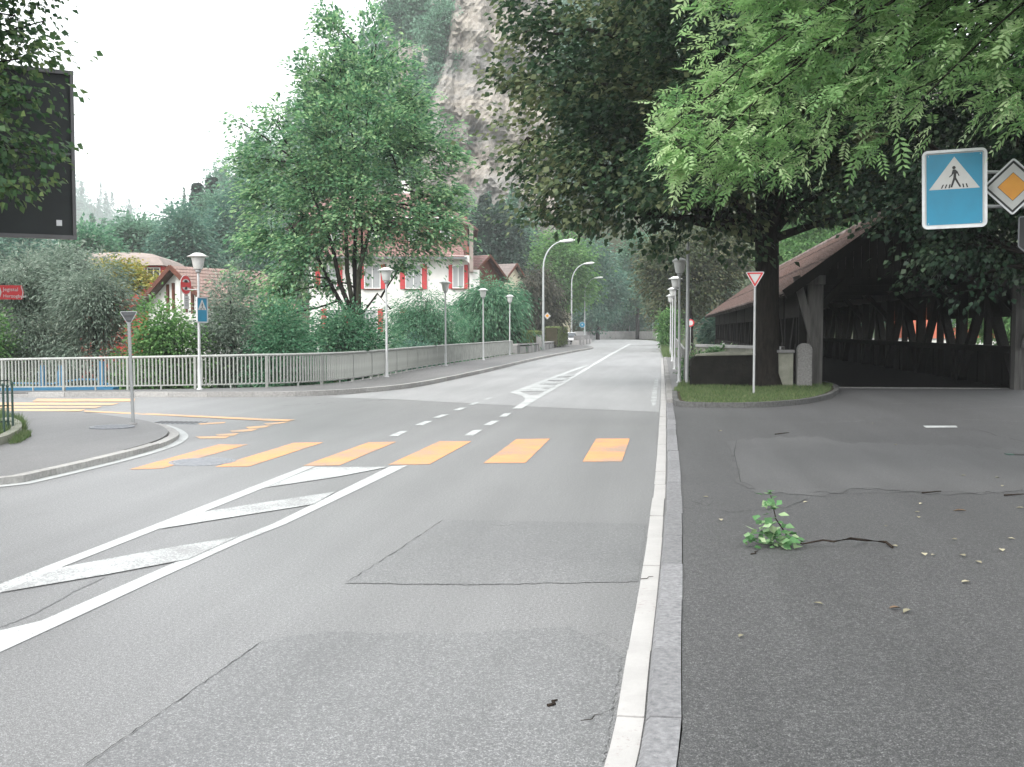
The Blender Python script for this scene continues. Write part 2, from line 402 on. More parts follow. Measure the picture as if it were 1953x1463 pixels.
def stones(name, pts, w0, w1, z0, z1, length, mat, parent, chamfer=.0, until=1e9, gap=.004, zfun=None):
    """laid stones, each one its own piece, along a line; offsets to the right of the direction"""
    pts = [Vector((p[0], p[1])) for p in pts]; L = plen(pts); s = 0; rnd = random.Random(len(name) + int(L)); k = 0
    while s < L - .05 and s < until:
        e = min(s + length * rnd.uniform(.94, 1.06), L); n = 4; sec = []
        zz = rnd.uniform(-.004, .004); sh = rnd.uniform(-.006, .006)
        for i in range(n):
            p, t = along(pts, s + gap + (e - s - 2 * gap) * i / (n - 1)); r = Vector((t.y, -t.x))
            a = p + r * (w0 + sh); b = p + r * (w1 + sh); g = zg(p.x, p.y); top = z1 + zz if zfun is None else zfun(s) + zz
            c = min(chamfer, abs(w1 - w0) * .4)
            aa = a + r * c * (1 if w1 > w0 else -1)
            sec.append([(a.x, a.y, g + z0), (a.x, a.y, g + top - c), (aa.x, aa.y, g + top), (b.x, b.y, g + top), (b.x, b.y, g + z0)])
        vs = [v for q in sec for v in q]; fs = []
        for i in range(n - 1):
            for j in range(4): fs.append((i * 5 + j, i * 5 + j + 1, (i + 1) * 5 + j + 1, (i + 1) * 5 + j))
        fs += [(0, 1, 2, 3, 4), tuple((n - 1) * 5 + j for j in (4, 3, 2, 1, 0))]
        if w1 > w0: fs = [tuple(reversed(f)) for f in fs]
        MB().add(vs, fs).build(name, mat, parent)
        s = e; k += 1
    return k

# ------------------------------------------------------------------ the lie of the land
PX = lambda l, dz=0.0: [G(a, b, dz) for a, b in l]
rail_px = [(0, 746), (130, 745), (380, 742), (527, 739), (641, 732), (700, 724), (740, 716), (790, 706), (850, 696), (923, 685), (978, 676)]
rail_line = smooth2([Vector((-40, G(0, 746).y - 1.2))] + [G(a, b, .12).xy for a, b in rail_px], 2)
kerbL_px = [(0, 757), (265, 757), (400, 758), (569, 757), (660, 752), (738, 746), (800, 738), (870, 723), (938, 708), (1000, 692), (1050, 681), (1100, 671), (1140, 664)]
kerbL = smooth2([Vector((-40, G(0, 757).y - 1.2))] + [G(a, b).xy for a, b in kerbL_px] + [Vector((-8.2, 112)), Vector((-11, 135)), Vector((-18, 160)), Vector((-30, 178))], 2)
gutA_px = [(1161, 1463), (1194, 1253), (1222, 1104), (1240, 992), (1253, 882), (1259, 789), (1261, 730), (1261, 690), (1260.5, 665), (1260, 655)]
gutA = smooth2([Vector((-.62, -6)), Vector((-.55, 0))] + [G(a, b).xy for a, b in gutA_px] + [Vector((-.2, 165)), Vector((-3, 190)), Vector((-12, 205))], 1)
gutA = resample([p for p in gutA if p.y < 40], .5)[:-1] + [p for p in gutA if p.y >= 40]
railR_line = [G(1306, 727, .12).xy, G(1293, 706, .12).xy]
_d = (railR_line[1] - railR_line[0]).normalized()
railR_line = [railR_line[0], railR_line[0] + Vector((0.010, 1)).normalized() * 52]

far_left = [Vector((-8.6, 80)), Vector((-9.8, 112)), Vector((-13, 135)), Vector((-20, 160)), Vector((-32, 178))]
rail_outer = offset(rail_line, -.35)
def left_of_rail(x, y):
    for a, b in zip(rail_outer[:-1], rail_outer[1:]):
        if min(a.y, b.y) <= y <= max(a.y, b.y) and x < a.x + (b.x - a.x) * (y - a.y) / ((b.y - a.y) or 1e-6) - .0 and a.y > 27: return True
    return False
def rail_x(y):
    best = None
    for a, b in zip(rail_outer[:-1], rail_outer[1:]):
        if a.y <= y <= b.y and b.y > a.y: best = a.x + (b.x - a.x) * (y - a.y) / (b.y - a.y)
    return best
railY0 = max(p.y for p in rail_outer if p.x < -16)
def zterrain(x, y):
    z = -.12 + min(0, zg(x, y))
    rx = rail_x(y) if y < 70 else None
    if rx is None and 60 <= y < 95: rx = -9.5
    if rx is not None and y > 27:
        gx = min(1, max(0, (rx - .3 - x) / 3)); gy = sstep(railY0 + .3, railY0 + 3.5, y) if x < -16 else 1
        z -= 2.6 * gx * gy * (1 - sstep(68, 92, y)) * (1 - .75 * sstep(-45, -80, -(-x)))
    if x > 1.0 and y > 31.5:
        gx = min(1, max(0, (x - 1.6) / 2.5)); z -= 3.2 * gx * sstep(31.8, 35, y) * (1 - sstep(74, 86, y))
    return z
xs = np.unique(np.concatenate([np.linspace(-690, -60, 22), np.arange(-60, 40, 1.25), np.linspace(40, 690, 22)]))
ys = np.unique(np.concatenate([np.linspace(-60, -10, 6), np.arange(-10, 110, 1.25), np.linspace(110, 1150, 30)]))
V = [(x, y, zterrain(x, y)) for y in ys for x in xs]; nx = len(xs)
tag(MB().add(V, [(j * nx + i, j * nx + i + 1, (j + 1) * nx + i + 1, (j + 1) * nx + i) for j in range(len(ys) - 1) for i in range(nx - 1)], True).build('ground', M['ground']), kind='structure')

# ------------------------------------------------------------------ carriageway
kl = [p for p in kerbL]
road_poly = [Vector((-40, -8)), Vector((-.4, -8))] + offset(gutA, .2)[1:] + [Vector((-14, 222)), Vector((-60, 222)), Vector((-60, 190))] + offset(kerbL, -.05)[::-1]
road = tag(sheet('road', road_poly, 0, M['asphalt'], step=2.2), kind='structure')
br_px = [(620, 758), (760, 762), (900, 770), (1060, 778), (1258, 786)]
br_near = [G(a, b).xy for a, b in br_px]
br_r = [p for p in offset(gutA, -.02) if p.y > br_near[-1].y + .3]
br_l = [p for p in offset(kerbL, .02) if p.y > br_near[0].y + .8 and p.x > br_near[0].x + .5]
tag(sheet('bridge_road', br_near + br_r + br_l[::-1], .0035, M['asphalt_bridge'], step=3.0), kind='structure')
# white gutter stones and the granite kerb along the forecourt
gut = offset(gutA, 0)
start = [i for i, p in enumerate(gut) if p.y > 2.2][0]
gutN = gut[start:]
stones('gutter_stone', gutN, .0, .12, -.1, .008, 1.0, M['gutter_white'], road, .004, 62)
# forecourt: dark asphalt under the trees
def isl_px(l, dz=0.05): return [G(a, b, dz).xy for a, b in l]
isl = smooth2(isl_px([(1282, 752), (1283, 772), (1300, 776), (1360, 777), (1450, 777), (1530, 771), (1580, 761), (1601, 750), (1600, 741), (1575, 733)]), 2)
fore_edge = offset([p for p in gutA if p.y < 33], .285)
portal_y = G(1745, 740, .05).y
fore_poly = [Vector((-.2, -8)), Vector((26, -8)), Vector((26, portal_y + .6)), Vector((.9, portal_y + .6))] + fore_edge[::-1][:-1]
fore_poly = [p for p in fore_poly]
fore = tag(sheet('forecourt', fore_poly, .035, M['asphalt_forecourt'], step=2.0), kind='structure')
stones('kerb_stone', [p for p in gutN if p.y < 24.3], .135, .285, -.1, .045, 1.0, M['granite'], fore, .02, 60)
# right footway on the road bridge
rw_in = offset([p for p in gutA if 24.2 < p.y < 120], .30)
rwo = [Vector((railR_line[0].x + .25, 24.4)), Vector((railR_line[0].x + .25, 90)), Vector((1.6, 118))]
rfoot_poly = rw_in + rwo[::-1]
rfoot = tag(sheet('footway', rfoot_poly, .115, M['asphalt_pavement'], step=2.5, skirt=.6), kind='structure')
stones('kerb_stone', [p for p in gutA if 24.2 < p.y < 120], .14, .30, -.1, .125, 1.2, M['granite_kerb'], rfoot, .02, 70)
# left footway beside the pale railing
kfoot = [p for p in kerbL if p.y < 130]
lf_poly = offset(kfoot, -.14) + [Vector((-12.5, 132)), Vector((-10.4, 112)), Vector((-9.2, 85)), Vector((-8.9, 72))] + offset(rail_line, -.25)[::-1]
lfoot = tag(sheet('footway', lf_poly, .115, M['asphalt_pavement'], step=2.2, skirt=.7), kind='structure')
klo = [p for p in kerbL if p.x > -30 and p.y < 128]
def kz(s, base=[0]):
    return .03 + .10 * sstep(6.5, 9.5, s)
stones('kerb_stone', klo, -.17, .0, -.1, .125, 1.15, M['granite_pale'], lfoot, .03, 95, zfun=kz)
# a dark inlet mouth in that kerb
p = G(505, 756); rd = thing('kerb_drain', (p.x, p.y - .03, p.z), 'dark rectangular drain mouth in the pale kerb below the railing', 'drain')
MB().box((p.x, p.y - .035, p.z + .06), (.44, .05, .085)).build('mouth', M['crack'], rd)
MB().box((p.x, p.y - .05, p.z + .112), (.5, .05, .02)).build('lintel', M['iron'], rd)
# the corner pavement at left
corner_px = [(0, 936), (137, 905), (273, 871), (330, 853), (352, 842), (360, 832), (350, 822), (325, 812), (290, 805), (230, 797), (171, 790), (85, 789), (0, 788)]
cor = smooth2([Vector((-20, G(0, 936).y - 7.5)), Vector((-11, G(0, 936).y - 2.6))] + [G(a, b).xy for a, b in corner_px] + [Vector((-40, G(0, 788).y - 1.5))], 2)
cor_in = offset(cor, -.30)
corner = tag(sheet('pavement_corner', cor_in + [Vector((-40, 2))], .078, M['asphalt_pavement'], step=1.6, skirt=.2), kind='structure')
cor_k = [p for p in cor if p.x > -24]
Lk = plen(cor_k)
def cz(s): return .025 + .06 * (1 - sstep(Lk * .42, Lk * .62, s))
stones('kerb_stone', offset(cor_k, -.13), -.17, .0, -.1, .1, .95, M['granite_pale'], corner, .03, zfun=cz)
tip = [i for i, p in enumerate(cor_k) if (p - G(356, 830).xy).length < 4]
sheet('edge_line', ribbon([p for p in cor_k if p.y < G(320, 811).y], -.15, .01), .006, M['paint_white'], road, step=1.0)

# ------------------------------------------------------------------ paint on the road
def mark(name, px, mat, dz=.005):
    return sheet(name, [G(a, b).xy for a, b in px], dz - .001 if min(q[1] for q in px) > 800 else dz + .003, mat, road, step=0)
for q in ([(246, 896), (309, 894), (473, 848), (417, 848)], [(410, 891), (475, 890), (617, 844), (560, 845)],
          [(577, 889), (647, 888), (756, 843), (703, 844)], [(740, 887), (819, 886), (899, 842), (838, 842)],
          [(922, 884), (1002, 883), (1049, 837), (985, 838)], [(1111, 881), (1186, 881), (1201, 837), (1137, 837)]):
    mark('crossing_stripe', q, M['paint_orange'])
for q in ([(70, 761), (258, 761), (256, 766.2), (62, 766.5)], [(-60, 768.2), (30, 768.3), (228, 769.3), (213, 773.3), (-70, 773.0)],
          [(-90, 774.8), (196, 775.3), (180, 779.2), (-90, 778.6)], [(-110, 780.6), (164, 781.2), (152, 785), (-110, 784.2)],
          [(-120, 786.2), (125, 787), (112, 790.6), (-120, 790.2)]):
    mark('crossing_stripe', q, M['paint_yellow'])
zz = lambda l: [(x / 2.926, 700 + y / 2.926) for x, y in l]
for q in ([(470, 244), (1000, 268), (1490, 291), (1650, 296), (1600, 304), (1480, 302), (1000, 277), (470, 252)],
          [(1090, 389), (1285, 387), (1255, 399), (1115, 400)], [(1200, 376), (1335, 371), (1305, 384), (1215, 386)],
          [(1280, 356), (1445, 345), (1405, 358), (1300, 367)], [(1370, 336), (1525, 324), (1485, 337), (1390, 346)],
          [(1470, 315), (1620, 305), (1575, 315), (1490, 325)], [(1100, 316), (1262, 307), (1250, 315), (1120, 323)]):
    mark('yellow_marking', zz(q), M['paint_yellow'])
mark('hatch_line', [(-60, 1138), (0, 1115), (290, 1003), (581, 890), (601, 890), (506, 930), (386, 978), (304, 1009), (116, 1083), (0, 1132), (-60, 1155)], M['paint_white'])
mark('hatch_line', [(-60, 1228), (0, 1204), (79, 1185), (358, 1063), (520, 1000), (640, 941), (744, 890), (778, 888), (650, 950), (545, 1000), (466, 1031), (300, 1106), (150, 1176), (0, 1245), (-60, 1272)], M['paint_white'])
mark('hatch_bar', [(601, 892), (741, 891.5), (640, 911), (506, 931)], M['paint_white_worn'], .009)
mark('hatch_bar', [(386, 978), (560, 951), (640, 939), (598, 963), (478, 982), (304, 1010)], M['paint_white_worn'], .009)
mark('hatch_bar', [(116, 1084), (342, 1043), (454, 1025), (359, 1068), (205, 1097), (0, 1132)], M['paint_white_worn'], .009)
for q in ([(741, 832), (763, 823), (779, 822), (759, 832)], [(790, 811), (811, 803.5), (826, 803), (806, 811.5)], [(824, 797.5), (842, 791.5), (857, 791), (839, 797.5)],
          [(862, 783.5), (878, 778), (892, 777.5), (876, 783.5)], [(893, 772.5), (906, 768), (917, 767.5), (904, 772.5)], [(921, 763), (932, 759), (941, 758.5), (930, 763)],
          [(885, 831), (902, 821), (920, 820), (903, 831)], [(921, 811), (938, 803), (953, 802.5), (937, 811)], [(951, 795.5), (962, 789), (976, 788.5), (966, 795.5)]):
    mark('lane_dash', q, M['paint_white'])
z3 = lambda l: [(860 + x / 3.85, 400 + y / 3.85) for x, y in l]
mark('hatch_line', z3([(450, 1463), (540, 1405), (545, 1385), (520, 1368), (430, 1343), (700, 1245), (900, 1172), (1000, 1140), (1010, 1146), (900, 1186), (700, 1262), (510, 1338), (580, 1364), (640, 1362), (820, 1262), (1000, 1158), (1150, 1068), (1310, 984), (1328, 985), (1170, 1072), (1010, 1170), (840, 1275), (650, 1385), (520, 1463)]), M['paint_white'])
for i_, q in enumerate(([(505, 1336), (600, 1302), (715, 1322), (690, 1336)], [(565, 1318), (640, 1284), (770, 1296), (745, 1310)], [(640, 1284), (690, 1264), (820, 1268), (800, 1280)], [(705, 1256), (760, 1238), (870, 1240), (850, 1252)], [(775, 1230), (820, 1214), (910, 1214), (890, 1226)])):
    mark('hatch_bar', z3([(q[0][0], q[0][1]), (q[1][0], q[1][1]), (q[2][0], q[2][1]), (q[3][0], q[3][1])]), M['paint_white_worn'], .008 + .002 * i_)
mark('edge_marking', [(1241, 765), (1246, 776), (1252, 770), (1256, 722), (1250, 720)], M['paint_white_worn'])
# repaired areas and cracks
def rag(px, amp, seed, mul=4):
    rnd = random.Random(seed); out = []
    for a, b in zip(px, px[1:] + px[:1]):
        n = max(1, int(math.hypot(a[0] - b[0], (a[1] - b[1]) * 3) / 14))
        for i in range(n):
            t = i / n; out.append((a[0] + (b[0] - a[0]) * t + rnd.uniform(-amp, amp) * 2, a[1] + (b[1] - a[1]) * t + rnd.uniform(-amp, amp) * .8))
    return out
sheet('asphalt_patch', [G(a, b).xy for a, b in rag([(660, 1113), (760, 1050), (845, 992), (960, 994), (1150, 998), (1232, 1000), (1218, 1110), (900, 1116)], 1.2, 1)], .004, M['asphalt_patch'], road, step=0)
sheet('asphalt_patch', [G(a, b).xy for a, b in rag([(120, 1500), (330, 1345), (430, 1270), (505, 1222), (620, 1206), (860, 1210), (1090, 1196), (1186, 1250), (1150, 1463), (1140, 1500)], 1.6, 2)], .004, M['asphalt_patch'], road, step=0)
sheet('asphalt_patch', [G(a, b).xy for a, b in rag([(-40, 1212), (60, 1172), (170, 1110), (205, 1100), (140, 1130), (60, 1175)], 1, 6)], .003, M['asphalt_patch'], road, step=0)
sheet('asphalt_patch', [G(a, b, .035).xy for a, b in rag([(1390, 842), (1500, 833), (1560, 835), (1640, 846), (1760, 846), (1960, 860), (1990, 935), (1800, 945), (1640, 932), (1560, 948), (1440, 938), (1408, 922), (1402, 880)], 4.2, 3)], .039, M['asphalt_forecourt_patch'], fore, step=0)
def crack(px, w, parent, dz, seed):
    rnd = random.Random(seed); pts = []
    for a, b in zip(px[:-1], px[1:]):
        n = max(2, int(math.hypot(b[0] - a[0], b[1] - a[1]) / 9))
        for i in range(n): t = i / n; pts.append(G(a[0] + (b[0] - a[0]) * t, a[1] + (b[1] - a[1]) * t + rnd.uniform(-1.4, 1.4)).xy)
    pts.append(G(*px[-1]).xy)
    a = []; b = []
    off = offset(pts, 1)
    for i, p in enumerate(pts):
        ww = .55 * w * rnd.uniform(.2, 1.2) * (.25 if i in (0, len(pts) - 1) else 1); d = (off[i] - p) * ww
        a.append(p + d); b.append(p - d)
    mb = MB(); n = len(pts); mb.add([(p.x, p.y, zg(p.x, p.y) + dz) for p in a + b], [(i, i + 1, n + i + 1, n + i) for i in range(n - 1)])
    return mb.build('crack', M['crack'], parent)
crack([(1300, 976), (1400, 985), (1500, 975), (1545, 958)], .010, fore, .041, 1)
crack([(1545, 945), (1640, 949), (1760, 945), (1890, 948)], .012, fore, .043, 2)
crack([(1405, 845), (1400, 870), (1408, 905), (1412, 925), (1440, 938)], .008, fore, .044, 3)
crack([(1845, 820), (1900, 835), (1953, 848)], .016, fore, .043, 4)
crack([(1310, 960), (1350, 972), (1362, 962)], .008, fore, .041, 5)
crack([(1100, 1225), (1150, 1210), (1180, 1225)], .004, road, .008, 7)
crack([(1115, 1375), (1165, 1358), (1185, 1330)], .004, road, .008, 8)
crack([(660, 1113), (760, 1050), (845, 992)], .007, road, .007, 9)
crack([(160, 1463), (330, 1345), (505, 1222)], .006, road, .007, 10)
crack([(665, 1114), (880, 1116), (960, 1116)], .003, road, .007, 12)
crack([(520, 775), (620, 770), (760, 762)], .012, road, .006, 11)
crack([(935, 1003), (985, 1003)], .008, road, .008, 14)
sheet('floor_marking', [G(a, b, .035).xy for a, b in ((1760, 812.5), (1823, 812.5), (1827, 816), (1766, 816.2))], .041, M['paint_white'], fore, step=0)

# ironwork in the road
def manhole(px, py, r, label, dz=.0):
    p = G(px, py); z = zg(p.x, p.y) + dz; t = thing('manhole_cover', (p.x, p.y, z), label, 'manhole cover')
    MB().lathe((p.x, p.y, z), [(r, -.03), (r, .007), (r * .9, .009), (r * .9, .003), (r * .88, .003), (r * .88, .010), (0.001, .011)], 28, False).build('frame', M['manhole_iron'], t)
    mb = MB()
    for i in range(-3, 4):
        w = math.sqrt(max(0, (r * .78) ** 2 - (i * r * .22) ** 2)); mb.box((p.x, p.y + i * r * .22, z + .012), (2 * w, r * .09, .004))
    mb.build('grip_pattern', M['manhole_iron'], t); return t
manhole(386, 881, .42, 'round grey manhole cover between two orange crossing stripes')
manhole(214, 824, .36, 'round manhole cover in the corner pavement by the grey sign post', .087)
p = G(338, 806.5); t = thing('drain_grate', (p.x, p.y, p.z), 'slotted iron drain grate by the tip of the corner kerb', 'drain')
MB().box((p.x, p.y, p.z + .003), (.95, .5, .012)).build('frame', M['manhole_iron'], t)
for i in range(9): MB().box((p.x - .38 + i * .095, p.y, p.z + .0095), (.05, .4, .006)).build('slot', M['crack'], t)
p = G(1945, 868, .035); t = thing('drain_channel', (p.x, p.y, p.z), 'short dark drain slot sunk in the shaded forecourt', 'drain')
MB().box((p.x + .22, p.y, p.z + .006), (.62, .12, .012), .03).build('slot', M['crack'], t)
MB().box((p.x - .13, p.y - .005, p.z + .008), (.09, .12, .014), .1).build('end_plate', M['green_metal'], t)

# ------------------------------------------------------------------ grass island
isl_c = [Vector((p.x, p.y)) for p in isl]
back = [Vector((isl_c[-1].x - .1, 30.6)), Vector((railR_line[0].x - .1, 33.0)), Vector((railR_line[0].x - .45, 27.0))]
island = tag(sheet('grass_island', offset(isl_c, -.12) + back, .125, M['soil'], step=1.0, skirt=.2), kind='structure')
stones('kerb_stone', isl_c, -.14, .0, -.1, .15, .8, M['granite_shaded'], island, .03)
def grass(name, poly, n, z, hmin, hmax, label, parent=None, seed=1, mat='grass'):
    rng = np.random.default_rng(seed); xs_ = [p[0] for p in poly]; ys_ = [p[1] for p in poly]; P = []
    while len(P) < n:
        x = rng.uniform(min(xs_), max(xs_)); y = rng.uniform(min(ys_), max(ys_))
        if inside(poly, x, y): P.append((x, y))
    P = np.array(P); h = rng.uniform(hmin, hmax, n) * (0.6 + .8 * (np.sin(P[:, 0] * 3.1) * np.sin(P[:, 1] * 2.3) * .5 + .5)); a = rng.uniform(0, 6.283, n); w = rng.uniform(.004, .009, n)
    base = np.column_stack([P, np.full(n, z)]); side = np.column_stack([np.cos(a), np.sin(a), np.zeros(n)]) * w[:, None]
    lean = np.column_stack([rng.normal(0, .45, n), rng.normal(0, .45, n), np.ones(n)]) * h[:, None]
    V = np.stack([base - side, base + side, base + lean], 1).reshape(-1, 3); Fc = np.arange(3 * n).reshape(-1, 3)
    t = np.repeat(np.clip(rng.normal(.5, .25, n), 0, 1), 3)
    o = np_obj(name, V, Fc, t, M[mat]); tag(o, label, 'grass', kind='stuff'); return o
def np_obj(name, V, Fc, tint, mat, parent=None):
    me = bpy.data.meshes.new(name); n, m, k = len(V), len(Fc), Fc.shape[1]
    if parent is not None: V = V - np.array(rootloc(parent))
    me.vertices.add(n); me.vertices.foreach_set('co', np.ascontiguousarray(V, dtype=np.float32).ravel())
    me.loops.add(m * k); me.loops.foreach_set('vertex_index', np.ascontiguousarray(Fc, dtype=np.int32).ravel())
    me.polygons.add(m); me.polygons.foreach_set('loop_start', np.arange(0, m * k, k, dtype=np.int32))
    at = me.attributes.new('tint', 'FLOAT', 'POINT'); at.data.foreach_set('value', np.ascontiguousarray(tint, dtype=np.float32))
    me.update(calc_edges=True); return link(name, me, mat, parent)
grass('grass', offset(isl_c, -.2) + back, 26000, .12, .03, .09, 'short green grass growing on the kerbed island under the tree', seed=3)
vx = railR_line[0].x
verge = [Vector((.25, 62)), Vector((vx + .3, 62)), Vector((vx + .8, 108)), Vector((.25, 108))]
grass('grass', verge, 9000, .11, .15, .45, 'bright green verge grass beside the far end of the right railing', seed=4)
gl = [G(a, b, .1).xy for a, b in ((-60, 850), (0, 840), (52, 818), (46, 800), (0, 790), (-90, 795))]
grass('grass', gl, 5000, .08, .05, .16, 'green grass tufts inside the small mesh enclosure at left', seed=5)
grass('grass', [G(a, b, .1).xy for a, b in ((18, 846), (40, 842), (60, 830), (56, 822), (44, 826), (20, 838))], 700, .085, .03, .10, 'weeds growing at the foot of the curved stone edging', seed=6)

# ------------------------------------------------------------------ railings
def railing(name, line, H, zb, label, group, i_main=1.95, sp=.108, single=290, from_s=0.0, mp='rail_paint', upto=None):
    L = plen(line); a0, _ = along(line, 0); root = thing(name, (a0.x, a0.y, zb), label, 'railing', group)
    off = rootloc(root)
    def P(s, z):
        p, t = along(line, s); return Vector((p.x, p.y, zg(p.x, p.y) + zb + z)), t
    ss = np.arange(0, L + .01, .5)
    MB().tube([P(s, H)[0] for s in ss], .038, 8).build('top_rail', M[mp], root)
    mb = MB()
    for s0, s1 in zip(ss[:-1], ss[1:]): mb.beam(P(s0, .12)[0], P(s1, .12)[0], .05, .035)
    mb.build('bottom_rail', M[mp], root)
    pm = MB().box((0, 0, (H - .02) / 2), (.06, .07, H - .02)).mesh('post'); lm = MB().box((0, 0, .06), (.035, .04, .12)).mesh('foot')
    bm = MB().box((0, 0, (H + .12) / 2 - .01), (.032, .045, H - .16)).mesh('baluster')
    s = .1; k = 0
    while s < L:
        p, t = P(s, 0); o = link('post' if k % 2 == 0 else 'foot', pm if k % 2 == 0 else lm, M[mp], root, p - off); o.rotation_euler.z = math.atan2(t.y, t.x)
        s += i_main / 2; k += 1
    rest = MB(); s = from_s; n = 0
    while s < L - .03:
        p, t = P(s, 0); rz = math.atan2(t.y, t.x)
        if n < single:
            o = link('baluster', bm, M[mp], root, p - off); o.rotation_euler = (random.uniform(-.004, .004), random.uniform(-.004, .004), rz)
        else: rest.box(p + Vector((0, 0, (H + .12) / 2 - .01)), (.032, .045, H - .16), rz)
        s += sp; n += 1
    if rest.v: rest.build('baluster', M[mp], root, 'stuff')
    return root
rl = [p for p in rail_line if p.x > -24.5]
railing('railing', rl, .90, .115, 'long pale steel railing with upright bars curving along the left footway', None)
railing('railing', railR_line, .98, .115, 'grey steel railing seen end-on beside the tall lamps at right', None, single=0, mp='rail_grey')

# ------------------------------------------------------------------ lamps
def make_post_lamp(name, H, label, group):
    r = thing(name, (0, 0, 0), label, 'street lamp', group)
    MB().lathe((0, 0, 0), [(.09, 0), (.08, .03), (.05, .05), (.048, .55), (.040, .6), (.032, H - .62), (.03, H - .52)], 12).build('post', M['lamp_post'], r)
    MB().lathe((0, 0, H - .52), [(.035, -.04), (.075, -.02), (.075, .05), (.03, .055)], 14).build('collar', M['steel_grey'], r)
    MB().lathe((0, 0, H - .47), [(.10, 0), (.125, .03), (.175, .30), (.178, .34), (.1, .345)], 22).build('lamp_bowl', M['lamp_white'], r)
    MB().lathe((0, 0, H - .13), [(.17, .0), (.285, .006), (.29, .02), (.2, .055), (.15, .09), (.09, .115), (.001, .12)], 22).build('lamp_cap', M['lamp_white'], r)
    return r
lamp0 = None
def place_lamp(p, H, label):
    global lamp0
    if lamp0 is None: o = lamp0 = make_post_lamp('post_lamp', 3.75, label, 'white post-top lamps on the bridge')
    else: o = copy_tree(lamp0); o['label'] = label
    o.location = p; s = H / 3.75; o.scale = (1, 1, s); o.rotation_euler = (random.uniform(-.006, .006), random.uniform(-.006, .006), random.uniform(0, 6))
    return o
def railp(px, py, side=.13):
    p = G(px, py, .115); best = min(range(len(rail_line)), key=lambda i: (rail_line[i] - p.xy).length)
    q = rail_line[best]; return Vector((p.x, p.y, zg(p.x, p.y) + .115))
LP = railp(381, 743)
place_lamp(LP, 3.72, 'nearest white lamp of the left railing, carrying the round red sign')
place_lamp(railp(738, 719), 3.72, 'white lamp at the bend of the left railing, in front of the house')
place_lamp(railp(850, 698), 3.8, 'third white lamp of the left railing, before the bamboo-like bush')
place_lamp(railp(922, 687), 3.82, 'fourth white lamp of the left railing, just right of the house')
place_lamp(railp(972, 677.5), 3.85, 'last white lamp of the left railing, half hidden by leaves')
rx0 = railR_line[0].x
for i, (px, d) in enumerate(((1296, 31.8), (1287.5, 42.6), (1282.5, 53.5), (1279, 64))):
    p = GX(px, d); w = ('nearest', 'second', 'third', 'farthest')[i]
    o = place_lamp(Vector((p.x, p.y, .115)), 3.78, w + ' white lamp of the close row along the right railing')
p = GX(1311, 31.0); t = thing('metal_pole', (p.x, p.y, .1), 'plain grey steel pole at the near end of the right railing', 'pole')
MB().tube([(p.x, p.y, .1), (p.x, p.y, 2.2), (p.x, p.y, 4.25)], [.055, .055, .045], 10).build('shaft', M['steel_grey'], t)
MB().lathe((p.x, p.y, 4.25), [(.05, 0), (.05, .03), (.001, .05)], 10).build('cap', M['steel_grey'], t)
def cobra(px, base_py, label, H=9.0, grp='curved street lights beyond the bridge', reach=2.4):
    p = G(px, base_py, .1); d = (p - CAM).dot(FWD)
    t = thing('street_light', p, label, 'street light', grp)
    pts = [p + Vector((0, 0, z)) for z in (0, 2, 4, H * .62, H * .74)]
    R_ = H * .24
    for k in range(1, 8):
        a = k / 7 * R(80); pts.append(p + RGT * (R_ * (1 - math.cos(a))) * .78 + Vector((0, 0, H * .74 + R_ * math.sin(a))))
    rad = [.10, .095, .09, .08, .072] + [.065 - .003 * k for k in range(7)]
    MB().tube(pts, rad, 10).build('mast', M['cobra_steel'], t)
    MB().box(p + Vector((0, 0, .25)), (.24, .24, .5)).build('mast_base', M['cobra_steel'], t)
    e = pts[-1]; m = Matrix.Rotation(-R(7), 4, FWD.cross(Vector((0, 0, 1))).cross(Vector((0, 0, 1)))) 
    e2 = e + RGT * 1.15 + Vector((0, 0, .12))
    MB().tube([e - RGT * .1, e + RGT * .25 + Vector((0, 0, .03)), e + RGT * .8 + Vector((0, 0, .09)), e2], [.06, .12, .15, .06], 10).build('lamp_head', M['lamp_white'], t)
    MB().tube([e + RGT * .35 - Vector((0, 0, .06)), e + RGT * .85 + Vector((0, 0, .0))], [.08, .08], 8).build('lens', M['glass'], t)
    return p, t
c1, _ = cobra(1036, 668, 'nearest and tallest curved street light, by the clipped hedge', 8.9)
c2, _ = cobra(1090, 656, 'middle of the three curved street lights, by the parked car', 9.6)
c3, _ = cobra(1115, 651.5, 'farthest of the three curved street lights beyond the bridge', 9.2)
def globe_lamp(px, d, top, label):
    p = GX(px, d); z1 = D(px, top, d).z; t = thing('globe_lamp', p, label, 'street lamp', 'small globe lamps by the far wall')
    MB().lathe(p, [(.10, 0), (.06, .2), (.05, z1 - .5)], 8).build('post', M['lamp_post'], t)
    MB().lathe(p + Vector((0, 0, z1 - .55)), [(.05, 0), (.2, .1), (.28, .28), (.2, .46), (.001, .55)], 12).build('globe', M['lamp_white'], t)
globe_lamp(1144, 216, 597, 'leftmost small globe lamp behind the far concrete wall')
globe_lamp(1201, 219, 598, 'middle small globe lamp behind the far concrete wall')
globe_lamp(1245, 214, 597, 'rightmost small globe lamp behind the far concrete wall')

